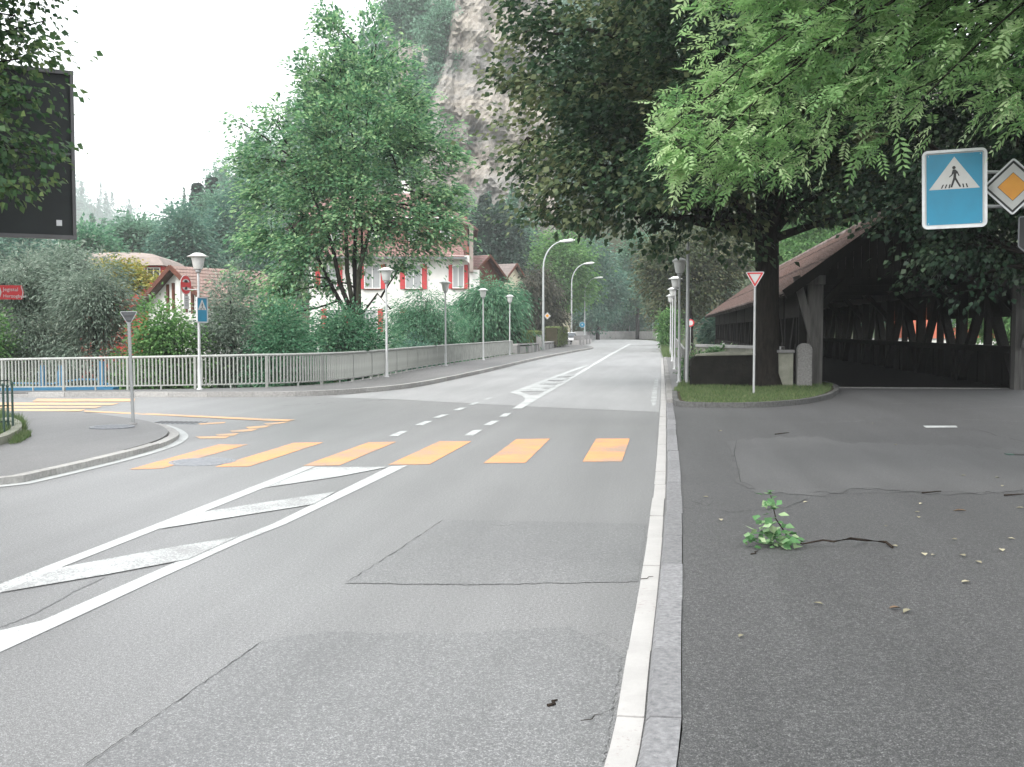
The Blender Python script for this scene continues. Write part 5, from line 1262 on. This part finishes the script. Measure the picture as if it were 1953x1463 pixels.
# the tree in front of the board at upper left, trunk outside the picture
b = GX(-420, 13.5)
TL = [lobe(*a) for a in ((30, 30, 14, .55), (85, 40, 14.3, .36), (-20, 110, 14, .6), (55, 110, 14, .33), (10, 200, 13.8, .42), (70, 190, 14, .26), (20, 290, 13.8, .38), (75, 285, 14, .28), (0, 360, 13.8, .33), (30, 355, 14, .22), (-80, 200, 13.6, .9), (-150, 0, 13.5, 1.2), (-60, -120, 13.8, 1.1), (60, -110, 14, .7), (-250, 200, 13.5, 1.3), (-300, -100, 13.5, 1.7), (-150, -300, 13.5, 1.8), (-420, 150, 13.5, 1.6), (-600, 0, 13.5, 1.8), (-450, -350, 13.5, 2.0))]
tree('lime_tree', 'leafy tree reaching in before the dark board at the upper left corner', (b.x, b.y, 0), up(b, -.05, .4, 2, 4, 6, 8), [.32, .25, .22, .2, .14, .06], TL, 900, 38, .20, .105, .082, 'leaf_left', 'bark', 41, None, 2.0, .55, .55, .5, tsd=.2, twig_r=.006, limb_r=.04, fork=.3)

# ------------------------------------------------------------------ shrubs and trees of the banks and gardens
def bush(name, label, x0, x1, top, d, zb, mat, seed, n=500, nl=40, cr=.38, L=.15, W=.05, group=None, droop=.4, flat=.7, cat='shrub', trunk=None, shell=2.4, bottom=None, hang=0.0, upn=.8, sub=9, tb=None, stretch=1.0, bark='bark'):
    """an uneven crown of many lobes filling a span of the view at a given distance"""
    rnd = random.Random(seed); k = d / F; c = GX((x0 + x1) / 2, d); w = (x1 - x0) * k / 2; z1 = D(0, top, d).z; zl0 = zb + (.15 if trunk is None else trunk)
    if bottom is not None: zl0 = D(0, bottom, d).z
    hz = (z1 - zl0) / 2; zc = (z1 + zl0) / 2; lobes = []
    for i in range(sub):
        a = i * 2.399; f = math.sqrt((i + .5) / sub); zz_ = rnd.uniform(-.62, .62); sh = math.sqrt(max(.15, 1 - zz_ * zz_))
        r = rnd.uniform(.38, .55) * min(w, hz * 1.2); lx = math.cos(a) * f * (w - r * .8) * sh; ly = math.sin(a) * f * (w * .7) * sh * stretch
        lobes.append((c.x + RGT.x * lx + FWD.x * ly, c.y + RGT.y * lx + FWD.y * ly, zc + zz_ * (hz - r * .5), r, r, r * .85))
    lobes.append((c.x, c.y, z1 - hz * .45, w * .5, w * .45, hz * .45)); lobes.append((c.x, c.y, zc - hz * .2, w * .8, w * .6, hz * .7))
    tr = [(c.x, c.y, zb - .1), (c.x, c.y, zb + (z1 - zb) * .25), (c.x + rnd.uniform(-.2, .2), c.y, zb + (z1 - zb) * .55), (c.x, c.y, zb + (z1 - zb) * .85)]
    r0 = .02 * (z1 - zb) + .03
    return tree(name, label, (c.x, c.y, zb), tr, [r0, r0 * .8, r0 * .5, r0 * .15], lobes, n, nl, cr, L, W, mat, bark, seed, group, shell, droop, flat, .25, cat, hang, twig_r=.01, upn=upn, limb_r=r0 * .4, tb=tb, sides=7)
BZ = -2.6
bush('willow_shrub', 'grey-green willow thicket behind the railing under the dark board', -60, 170, 452, 38, BZ, 'leaf_willow', 51, 620, 46, .36, .17, .05, droop=.5)
bush('willow_shrub', 'pale silvery willow bush just left of the grey triangle sign', 80, 290, 480, 37, BZ, 'leaf_willow', 52, 600, 46, .34, .17, .045, droop=.6)
bush('shrub', 'yellow-green shrub at the left edge below the red direction sign', -150, 46, 560, 36, BZ, 'leaf_green', 53, 380, 40, .3, .14, .08)
bush('shrub', 'fresh green bush behind the grey triangle sign and left lamp', 222, 400, 562, 36.5, BZ, 'leaf_green', 54, 420, 46, .32, .14, .08)
bush('willow_shrub', 'grey willow bush right of the nearest left lamp', 365, 515, 505, 38, BZ, 'leaf_willow', 55, 380, 46, .32, .16, .05)
bush('shrub', 'dark green shrub low between the lamp and the tall tree', 455, 610, 565, 37.5, BZ, 'leaf_shrub', 56, 400, 46, .32, .15, .07)
bush('shrub', 'dense green shrub at the foot of the many-stemmed tree', 560, 755, 572, 41, BZ, 'leaf_shrub', 57, 460, 46, .34, .15, .075)
bush('shrub', 'feathery bush behind the bend of the railing before the white house', 725, 900, 545, 66, -2.2, 'leaf_shrub', 58, 700, 48, .4, .24, .055, droop=.7, hang=.4)
bush('shrub', 'large feathery bush around the last lamps of the left railing', 860, 1003, 528, 79, -.8, 'leaf_shrub', 59, 620, 48, .55, .36, .08, droop=.7, hang=.4)
bush('shrub', 'low dark bush between the railing and the feathery bushes', 735, 850, 632, 55, -2.4, 'leaf_bluegreen', 60, 240, 44, .32, .15, .08)
bush('climber', 'yellowing creeper spilling over the red house front', 150, 300, 497, 66, 2.0, 'leaf_autumn', 61, 220, 36, .42, .22, .13, bottom=560, cat='climber')
bush('shrub', 'small tree above the red house creeper at the far left', 40, 200, 470, 62, 0, 'leaf_willow', 62, 340, 40, .5, .26, .1, bottom=600)
bush('tree', 'dark evergreen shrub with coppery tips beside the nearest curved light', 985, 1072, 492, 100, -.1, 'leaf_copper', 63, 480, 44, .55, .34, .1, cat='tree', droop=.8, hang=.6)
bush('tree', 'light green round tree behind the curved street lights', 985, 1135, 440, 150, 0, 'leaf_green', 64, 520, 44, 1.0, .5, .3, cat='tree', bottom=600)
bush('tree', 'dark blue-green tree right of the light green one beyond the road', 1090, 1190, 455, 190, 0, 'leaf_bluegreen', 65, 560, 44, 1.1, .55, .3, cat='tree', bottom=640)
bush('tree', 'dark bushy tree directly behind the far concrete wall', 1130, 1262, 520, 222, 0, 'leaf_bluegreen', 66, 560, 44, 1.1, .55, .3, cat='tree', bottom=642)
bush('tree', 'grey-green tree left of the lamps at the end of the road', 1170, 1262, 450, 205, 0, 'leaf_shrub', 67, 520, 44, 1.1, .55, .3, cat='tree', bottom=600)
bush('tree', 'brownish-green tree behind the row of lamps at right', 1195, 1440, 430, 92, -.2, 'leaf_brownish', 68, 900, 50, .65, .3, .17, cat='tree', bottom=600, trunk=1.5)
bush('tree', 'tree overhanging the far verge beside the blue sign', 1235, 1345, 540, 120, 0, 'leaf_brownish', 69, 420, 44, .7, .34, .2, cat='tree', bottom=628)
bush('shrub', 'green shrub at the far end of the right railing', 1262, 1290, 590, 84, 0, 'leaf_green', 70, 150, 40, .35, .2, .1)
bush('shrub', 'light leafy plants between the grey pole and the black stone wall', 1308, 1345, 672, 33.5, -.4, 'leaf_fresh', 71, 90, 30, .16, .12, .08)
bush('shrub', 'low green plant drooping over the river wall behind the black wall', 1345, 1405, 668, 40, .1, 'leaf_fresh', 72, 70, 30, .16, .13, .08, bottom=690)
bush('shrub', 'dark bushes on the right bank behind the timber bridge rail', 1330, 1480, 600, 96, 0, 'leaf_bluegreen', 73, 360, 40, .7, .34, .18, bottom=660)
bush('tree', 'green tree on the right bank seen through the timber bridge', 1800, 2050, 470, 66, 0, 'leaf_green', 74, 420, 44, .7, .3, .16, cat='tree', bottom=655)
bush('tree', 'dark tree standing over the timber bridge roof', 1420, 1700, 330, 92, 0, 'leaf_green', 75, 620, 44, .8, .34, .2, cat='tree', bottom=600)
bush('tree', 'broad dark tree beyond the far end of the timber bridge', 1560, 1850, 300, 105, 0, 'leaf_bluegreen', 76, 620, 44, .9, .4, .24, cat='tree', bottom=650)
# mid-distance trees on the left
for i, (x0, x1, top, d, m_, lab, bot) in enumerate(((205, 322, 413, 135, 'leaf_wood', 'round pale green tree above the red house roof', 560), (300, 410, 400, 128, 'leaf_bluegreen', 'dark green tree between the round pale tree and the tall tree', 560), (345, 480, 365, 150, 'leaf_wood', 'tall soft green tree below the ridge firs', 560),
        (395, 520, 330, 140, 'leaf_bluegreen', 'dark broad tree partly behind the tall many-stemmed tree', 580), (125, 215, 440, 120, 'leaf_shrub', 'small green tree beside the lower edge of the dark board', 560), (-60, 130, 440, 118, 'leaf_bluegreen', 'green tree hidden behind the dark board', 560), (880, 1000, 395, 140, 'leaf_conifer', 'dark pine-like tree at the foot of the cliff', 560), (930, 1040, 430, 170, 'leaf_bluegreen', 'blue-green tree below the cliff beside the lime leaves', 600))):
    bush('tree', lab, x0, x1, top, d, 0, m_, 80 + i, 460, 40, .95, .5, .3, cat='tree', bottom=bot)
def conifer(px, top, d, base, w, label, seed):
    rng = np.random.default_rng(seed); p = D(px, base, d); z1 = D(px, top, d).z; H = z1 - p.z; root = thing('fir_tree', p, label, 'tree', 'firs on the ridge')
    MB().tube([p, (p.x, p.y, z1)], [.02 * H + .05, .02], 7).build('trunk', M['bark'], root)
    n = 1500; t = rng.uniform(0, 1, n) ** .8; a = rng.uniform(0, 6.283, n); tier = np.floor(t * 11) / 11; r = w * (1 - t) ** .85 * (.55 + .45 * (1 - (t * 11 % 1))) * rng.uniform(.25, 1, n)
    P = np.column_stack([p.x + np.cos(a) * r, p.y + np.sin(a) * r, p.z + H * t - r * .25]); d_ = np.column_stack([np.cos(a), np.sin(a), np.full(n, -.35)])
    V, Fc, tt = kites(P, d_, np.column_stack([np.zeros((n, 2)), np.ones(n)]) + rng.normal(0, .3, (n, 3)), np.full(n, w * .42), np.full(n, w * .2), rng.uniform(0, 1, n), rng)
    np_obj('crown', V, Fc, tt, M['leaf_conifer'], root)
conifer(378, 349, 175, 470, 2.6, 'left pointed fir on the ridge above the small white house', 1)
conifer(406, 338, 178, 470, 2.8, 'right pointed fir on the ridge beside the tall tree', 2)
conifer(925, 372, 165, 470, 2.6, 'dark fir standing before the pale cliff', 3)
conifer(955, 385, 168, 470, 2.4, 'second dark fir before the cliff, nearer the lime leaves', 4)

# clipped hedges and climbers made of leaves on a solid block
def hedge(pts, w, z0, z1, label, seed):
    rng = np.random.default_rng(seed); a, b = Vector(pts[0]), Vector(pts[1]); c = (a + b) / 2; root = thing('hedge', (c.x, c.y, z0), label, 'hedge')
    MB().beam((a.x, a.y, (z0 + z1) / 2), (b.x, b.y, (z0 + z1) / 2), w * .86, (z1 - z0) * .92).build('core', M['soil'], root)
    n = 3600; u = rng.uniform(0, 1, n); d_ = (b - a); s = np.array(Vector((d_.y, -d_.x, 0)).normalized())
    f = rng.integers(0, 3, n); off = np.where(f == 0, rng.uniform(-.5, .5, n), np.where(f == 1, -.47, .47)) * w; z = np.where(f == 0, z1 - .02, rng.uniform(z0, z1, n)) + rng.normal(0, .025, n)
    P = np.array(a)[None] * (1 - u)[:, None] + np.array(b)[None] * u[:, None] + s[None] * off[:, None]; P[:, 2] = z
    V, Fc, t = kites(P, rng.normal(0, 1, (n, 3)), rng.normal(0, 1, (n, 3)), np.full(n, .11), np.full(n, .08), np.clip(rng.normal(.5, .2, n) + (f == 0) * .25, 0, 1), rng)
    np_obj('leaves', V, Fc, t, M['leaf_hedge'], root)
a, b2 = G(984, 671, .1), G(1023, 667.5, .1); off = FWD * .7
hedge((a + off, b2 + off), 1.0, .3, 1.62, 'clipped box-shaped hedge on the stone wall by the nearest curved light', 91)
a, b2 = G(1052, 664, .1), G(1073, 660.5, .1)
hedge((a + off, b2 + off), 1.2, .3, 2.0, 'second clipped hedge, just left of the parked car', 92)

# ------------------------------------------------------------------ hills and cliff
def hn(x, y, s=0.0): return math.sin(x * .071 + s) * math.cos(y * .053 + s * 1.7) + .5 * math.sin(x * .17 + y * .11 + s) + .25 * math.sin(x * .41 - y * .37 + s)
crest = [(-300, 520), (100, 500), (300, 470), (380, 430), (430, 350), (520, 290), (620, 200), (700, 120), (760, 60), (860, -20), (960, -80), (1150, -120), (1400, -60), (1700, 40), (2100, 200), (2500, 400)]
def lerp_tab(tab, x):
    for (a, p), (b_, q) in zip(tab[:-1], tab[1:]):
        if x <= b_: return p + (q - p) * max(0, (x - a)) / (b_ - a)
    return tab[-1][1]
HD0, HD1 = 236.0, 340.0
def hill_pt(px, u):
    d = HD0 + (HD1 - HD0) * u; zt = max(0, D(px, lerp_tab(crest, px), HD1).z)
    p = D(px, 630, d); z = zt * (u ** .75) + hn(p.x, p.y) * 1.6 * u - 1.0 * (1 - u)
    return (p.x, p.y, z)
cols, rows = 90, 26
V = [hill_pt(-300 + 2800 * i / (cols - 1), j / (rows - 1)) for j in range(rows) for i in range(cols)]
last = [(v[0] * 1.5, v[1] * 1.5, v[2] * .5 - 2) for v in V[-cols:]]
V += last; rows += 1
tag(MB().add(V, [(j * cols + i, j * cols + i + 1, (j + 1) * cols + i + 1, (j + 1) * cols + i) for j in range(rows - 1) for i in range(cols - 1)], True).build('hill', M['ground']), kind='structure')
def rockmat():
    m, N, L, P = nodes('sandstone')
    tc = N.new('ShaderNodeTexCoord'); vec = tc.outputs['Object']; mp = N.new('ShaderNodeMapping'); mp.inputs['Scale'].default_value = (.035, .035, .13); L.new(vec, mp.inputs[0])
    a = noise(N, L, mp.outputs[0], 1.0, 10, .72, .6); r = ramp(N, [(.30, (.23, .225, .215)), (.45, (.28, .27, .255)), (.56, (.37, .335, .29)), (.68, (.27, .26, .25))]); L.new(a.outputs[0], r.inputs[0])
    mp2 = N.new('ShaderNodeMapping'); mp2.inputs['Scale'].default_value = (.7, .7, .12); L.new(vec, mp2.inputs[0])
    b_ = noise(N, L, mp2.outputs[0], 1.0, 8, .75); rb = ramp(N, [(.42, (1, 1, 1)), (.66, (.55, .54, .52))]); L.new(b_.outputs[0], rb.inputs[0])
    d2 = noise(N, L, vec, .45, 10, .78, .4); rd2 = ramp(N, [(.38, (.62, .61, .60)), (.50, (1, 1, 1)), (.66, (1.06, 1.05, 1.02))]); L.new(d2.outputs[0], rd2.inputs[0])
    L.new(mixc(N, L, .85, mixc(N, L, .75, r.outputs[0], rb.outputs[0], 'MULTIPLY'), rd2.outputs[0], 'MULTIPLY'), P.inputs['Base Color']); P.inputs['Roughness'].default_value = .95; P.inputs['Specular IOR Level'].default_value = .1
    c_ = noise(N, L, vec, .5, 8, .7); bumpn(N, L, P, c_.outputs[0], .9, 1.2); return m
rockmat()
cl_c, cl_r = 60, 90; V = []
for j in range(cl_r):
    v = j / (cl_r - 1); py = 470 + (-60 - 470) * v
    for i in range(cl_c):
        px = 760 + 300 * i / (cl_c - 1); d = 178 + 22 * v + 1.0 * math.sin(v * 23 + px * .02) + .7 * math.sin(v * 61 + px * .05) + 2.2 * math.sin(px * .05 + v * 4) + 1.2 * math.sin(px * .13 - v * 9)
        d += 3 * sstep(.52, .62, v + .0006 * (px - 880)) - 2.5 * sstep(.34, .44, v - .0008 * (px - 880)) + random.uniform(-.6, .6)
        edge_ = max(0, (790 + 95 * v - px) / 60); d += 40 * min(1, edge_) ** 1.5
        V.append(tuple(D(px, py, d)))
tag(MB().add(V, [(j * cl_c + i, j * cl_c + i + 1, (j + 1) * cl_c + i + 1, (j + 1) * cl_c + i) for j in range(cl_r - 1) for i in range(cl_c - 1)], False).build('cliff', M['sandstone']), kind='structure')
def wood(name, label, spots, mat, seed, leaves=420):
    rng = np.random.default_rng(seed); Vs, Fs, Ts = [], [], []; nb_ = 0
    for x, y, z, r, h in spots:
        con = rng.uniform() < .28; n = leaves; u = unit(rng.normal(size=(n, 3))); q = rng.uniform(.45, 1, n) ** .5
        if con:
            t = rng.uniform(0, 1, n) ** .8; a = rng.uniform(0, 6.283, n); rr = r * .62 * (1 - t) * rng.uniform(.4, 1, n); P = np.column_stack([x + np.cos(a) * rr, y + np.sin(a) * rr, z + h * .15 + h * 1.1 * t]); tint = np.clip(rng.normal(.22, .15, n), 0, 1)
        else:
            lobes_ = rng.normal(0, .42, (7, 3)) * np.array([r, r, h * .32]); k_ = rng.integers(0, 7, n); P = np.array([x, y, z + h * .58]) + lobes_[k_] + u * q[:, None] * np.array([r * .55, r * .55, h * .22]); tint = np.clip(rng.normal(rng.uniform(.35, .75), .17, n), 0, 1)
        dd_ = u + np.array([0, 0, -.3]); s = rng.uniform(.8, 1.4, n) * r * .20
        V, Fc, t = kites(P, dd_, u + np.array([0, 0, .8]) + rng.normal(0, .4, (n, 3)), s, s * .62, tint, rng); Vs.append(V); Fs.append(Fc + nb_); Ts.append(t); nb_ += len(V)
    o = np_obj(name, np.concatenate(Vs), np.concatenate(Fs), np.concatenate(Ts), M[mat]); tag(o, label, 'woodland', kind='stuff'); return o
rnd = random.Random(5); sp_ = []
while len(sp_) < 520:
    px = rnd.uniform(120, 1420); u = rnd.random() ** .8; p = hill_pt(px, u)
    if 800 < px < 1010 and u < .93: continue
    sp_.append((p[0], p[1], p[2] - .5, rnd.uniform(2.6, 4.6), rnd.uniform(8, 14)))
for i in range(60): px = rnd.uniform(740, 930); v = rnd.uniform(.0, 1); p = D(min(px, 800 + 60 * v - rnd.uniform(0, 40)) if px < 850 else px, 40 - 70 * rnd.random(), 205); sp_.append((p.x, p.y, p.z - 6, rnd.uniform(2.0, 3.2), rnd.uniform(6, 9)))
for i in range(46):                                     # trees climbing the left shoulder of the cliff
    v = rnd.random(); p = D(765 + 95 * v - rnd.uniform(-4, 30), 400 - 400 * v, 186 + 14 * v); sp_.append((p.x, p.y, p.z - 5, rnd.uniform(2.0, 3.0), rnd.uniform(6, 10)))
wood('hillside_woodland', 'hazy mixed woodland covering the hill around the cliff', sp_, 'leaf_wood', 3)
sp_ = []
for i in range(26):
    px = rnd.uniform(815, 975); py = rnd.choice([rnd.uniform(300, 330), rnd.uniform(95, 150), rnd.uniform(215, 235)]); p = D(px, py, 181 + (470 - py) * .04); sp_.append((p.x, p.y, p.z - 2, rnd.uniform(.9, 1.6), rnd.uniform(2, 3.2)))
for i in range(40): px = rnd.uniform(820, 1010); p = D(px, rnd.uniform(400, 440), 172); sp_.append((p.x, p.y, p.z - 5, rnd.uniform(2, 3.2), rnd.uniform(5, 9)))
wood('ledge_scrub', 'small bushes growing on the ledges of the cliff', sp_, 'leaf_wood', 4, 160)
# far hill in the mist on the left
crest2 = [(-500, 220), (-100, 290), (60, 335), (140, 372), (190, 398), (240, 436), (290, 480), (420, 540)]
V = []; c2_, r2_ = 40, 8
for j in range(r2_):
    for i in range(c2_):
        px = -500 + 920 * i / (c2_ - 1); d = 860 + 190 * j / (r2_ - 1); zt = D(px, lerp_tab(crest2, px), 1050).z; p = D(px, 630, d); V.append((p.x, p.y, max(-1, zt * (j / (r2_ - 1)) ** .8)))
tag(MB().add(V, [(j * c2_ + i, j * c2_ + i + 1, (j + 1) * c2_ + i + 1, (j + 1) * c2_ + i) for j in range(r2_ - 1) for i in range(c2_ - 1)], True).build('far_hill', M['ground']), kind='structure')
sp_ = []
for i in range(170):
    px = rnd.uniform(-120, 320); u = rnd.random() ** .35; d = 860 + 190 * u; zt = D(px, lerp_tab(crest2, px), 1050).z; p = D(px, 630, d); sp_.append((p.x, p.y, max(-1, zt * u ** .8) - 1, rnd.uniform(7, 11), rnd.uniform(18, 32)))
wood('far_woodland', 'pale misty woodland on the distant hill at left', sp_, 'leaf_bluegreen', 6, 320)

# ------------------------------------------------------------------ small things lying about
p = G(1480, 1043, .038); d = (p - CAM).dot(FWD); k = d / F; rng = np.random.default_rng(77)
t = thing('fallen_branch', (p.x, p.y, .036), 'torn leafy branch with green leaves lying on the dark forecourt', 'branch')
pp = lambda px, py, z=.05, dy=0.0: D(px, py, d + dy)
def gp(px, py, z): q = G(px, py, .036); return Vector((q.x, q.y, z))
st = [gp(1702, 1046, .045), gp(1690, 1040, .06), gp(1650, 1036, .06)] + [D(1622, 1027, d - .05), D(1590, 1033, d - .02), D(1570, 1030, d)] + [gp(1530, 1041, .05)]
MB().tube(st, [.011, .012, .010, .010, .009, .008, .006], 6).build('stem', M['twig'], t)
MB().tube([gp(1530, 1041, .05), D(1500, 1020, d), D(1480, 990, d), D(1470, 945, d + .05)], [.006, .006, .005, .003], 5).build('stem', M['twig'], t)
C = []
for a in ((1468, 945), (1462, 955), (1470, 960), (1468, 970), (1476, 985), (1460, 990), (1455, 1000), (1470, 1000), (1485, 1003), (1495, 1010), (1445, 1015), (1460, 1012), (1475, 1018), (1438, 1024), (1450, 1030), (1465, 1030), (1480, 1030), (1495, 1030), (1510, 1030), (1525, 1032), (1436, 1032), (1470, 1038), (1490, 1038), (1510, 1040), (1460, 1040), (1500, 1020), (1482, 1010)):
    C.append(np.array(D(a[0], a[1], d + rng.uniform(-.12, .12))))
C = np.array(C); C[:, 2] = np.maximum(C[:, 2], .07); mm = 5; P = np.repeat(C, mm, 0) + rng.normal(0, .022, (len(C) * mm, 3)); P[:, 2] = np.maximum(P[:, 2], .05); n = len(P)
dr = rng.normal(0, 1, (n, 3)); dr[:, 2] = rng.normal(-.1, .35, n); ln = rng.uniform(.05, .095, n)
V, Fc, tt = kites(P, dr, rng.normal(0, .5, (n, 3)) + np.array([0, -.5, .8]), ln, ln * .72, rng.uniform(0, 1, n), rng, .1)
V[:, 2] = np.maximum(V[:, 2], .042)
for i in range(n):
    me = bpy.data.meshes.new('leaf'); me.from_pydata([tuple(v - np.array(t.location)) for v in V[i * 4:i * 4 + 4]], [], [(0, 1, 2, 3)]); at = me.attributes.new('tint', 'FLOAT', 'POINT'); at.data.foreach_set('value', [float(tt[i * 4])] * 4); link('leaf', me, M['leaf_fresh'], t)
def twig(px0, py0, px1, py1, label, r_=.006, dz=.0):
    a, b_ = G(px0, py0, dz), G(px1, py1, dz); c_ = (a + b_) / 2; t = thing('twig', (c_.x, c_.y, dz), label, 'twig'); s = Vector((b_.y - a.y, a.x - b_.x, 0)).normalized() * .02
    MB().tube([a + Vector((0, 0, r_)), a.lerp(b_, .35) + s + Vector((0, 0, r_ * 1.4)), a.lerp(b_, .7) - s * .5 + Vector((0, 0, r_)), b_ + Vector((0, 0, r_))], [r_, r_ * .9, r_ * .8, r_ * .5], 6).build('stick', M['twig'], t)
twig(1044, 1349, 1063, 1338, 'short black twig lying on the road surface near the white gutter', .008)
twig(1222, 1105, 1246, 1100, 'thin reddish twig across the white gutter stones', .003, .01)
twig(1108, 1376, 1150, 1362, 'thin curved twig on the road beside the gutter', .003)
twig(1432, 1058, 1446, 1052, 'tiny dark twig just in front of the leafy branch', .005, .038)
twig(1758, 941, 1795, 938, 'dark twig on the cracked part of the forecourt', .007, .04)
twig(1915, 946, 1953, 944, 'dark stick at the right edge of the forecourt', .009, .04)
twig(1478, 829, 1505, 826, 'dark twig on the forecourt before the grass island', .008, .04)
def leafbit(px, py, L, mat, label, dz, seed, parent_w=.55):
    rnd_ = random.Random(seed); q = G(px, py, dz); a = rnd_.uniform(0, 6.28); v = Vector((math.cos(a), math.sin(a), 0)); s = Vector((-v.y, v.x, 0)); c_ = L * .14
    pts = [q - v * L / 2, q - v * L * .1 + s * L * parent_w * .5 + Vector((0, 0, c_)), q + v * L * .25 + s * L * parent_w * .4 + Vector((0, 0, c_)), q + v * L / 2 + Vector((0, 0, c_ * .4)), q + v * L * .25 - s * L * parent_w * .4 + Vector((0, 0, c_ * .8)), q - v * L * .1 - s * L * parent_w * .5 + Vector((0, 0, c_))]
    pts = [p_ + Vector((0, 0, .006)) - q for p_ in pts]; o = MB().add(pts, [(0, 1, 2, 3), (0, 3, 4, 5)]).build('fallen_leaf', mat); o.location = q
    return tag(o, label, 'leaf', 'fallen leaves on the forecourt')
for i, (x, y, s) in enumerate(((1705, 1043, .07), (1756, 962, .06), (1749, 978, .05), (1752, 988, .06), (1763, 1059, .08), (1780, 1060, .05), (1835, 1061, .08), (1866, 1074, .07), (1911, 1051, .08), (1929, 1029, .06), (1843, 1112, .08), (1561, 1172 - 19, .06), (1346, 949, .06), (1375, 993, .07), (1536, 959, .06), (1837, 908, .06), (1708, 849, .06), (1902, 912, .06), (1912, 928, .06), (1665, 808, .07), (1373, 823, .08), (1413, 1215, .05), (1945, 970, .07), (1820, 1030, .05), (1690, 1005, .05))):
    leafbit(x, y, s, M['dry_leaf'], 'small pale yellow leaf fallen on the dark forecourt', .038, i)
leafbit(1707, 1162, .09, M['brown_leaf'], 'brown fallen leaf beside a pale one on the open forecourt', .038, 101, .4)
leafbit(1729, 1168, .09, M['dry_leaf'], 'pale long leaf right beside the brown one on the forecourt', .038, 102, .4)
leafbit(1830, 976, .12, M['brown_leaf'], 'reddish-brown leaf litter on the forecourt crack', .04, 103, .3)

# pale scuffs worn into the shaded forecourt
rs_ = random.Random(9)
for x0, y0, x1, y1 in ((1640, 795, 1800, 800), (1790, 783, 1960, 775), (1830, 800, 1990, 806), (1540, 806, 1650, 803), (1700, 770, 1900, 766)):
    pts = [G(x0 + (x1 - x0) * t_ / 14, y0 + (y1 - y0) * t_ / 14 + rs_.uniform(-1, 1), .035).xy for t_ in range(15)]
    a_ = [p_ + Vector((0, rs_.uniform(.02, .16))) for p_ in pts]; b_ = [p_ - Vector((0, rs_.uniform(.02, .16))) for p_ in pts]
    sheet('asphalt_patch', a_ + b_[::-1], .038, M['asphalt_forecourt_patch'], fore, step=0)

# ------------------------------------------------------------------ air
hz = MB().box((0, 545, 80), (1420, 1270, 180)).build('haze', None); hz['kind'] = 'stuff'
m = bpy.data.materials.new('haze'); m.use_nodes = True; m.node_tree.nodes.clear()
vo = m.node_tree.nodes.new('ShaderNodeVolumePrincipled'); vo.inputs['Color'].default_value = (.93, .96, .98, 1); vo.inputs['Density'].default_value = .00045; vo.inputs['Anisotropy'].default_value = .2
mo = m.node_tree.nodes.new('ShaderNodeOutputMaterial'); m.node_tree.links.new(vo.outputs[0], mo.inputs['Volume']); hz.data.materials.append(m)
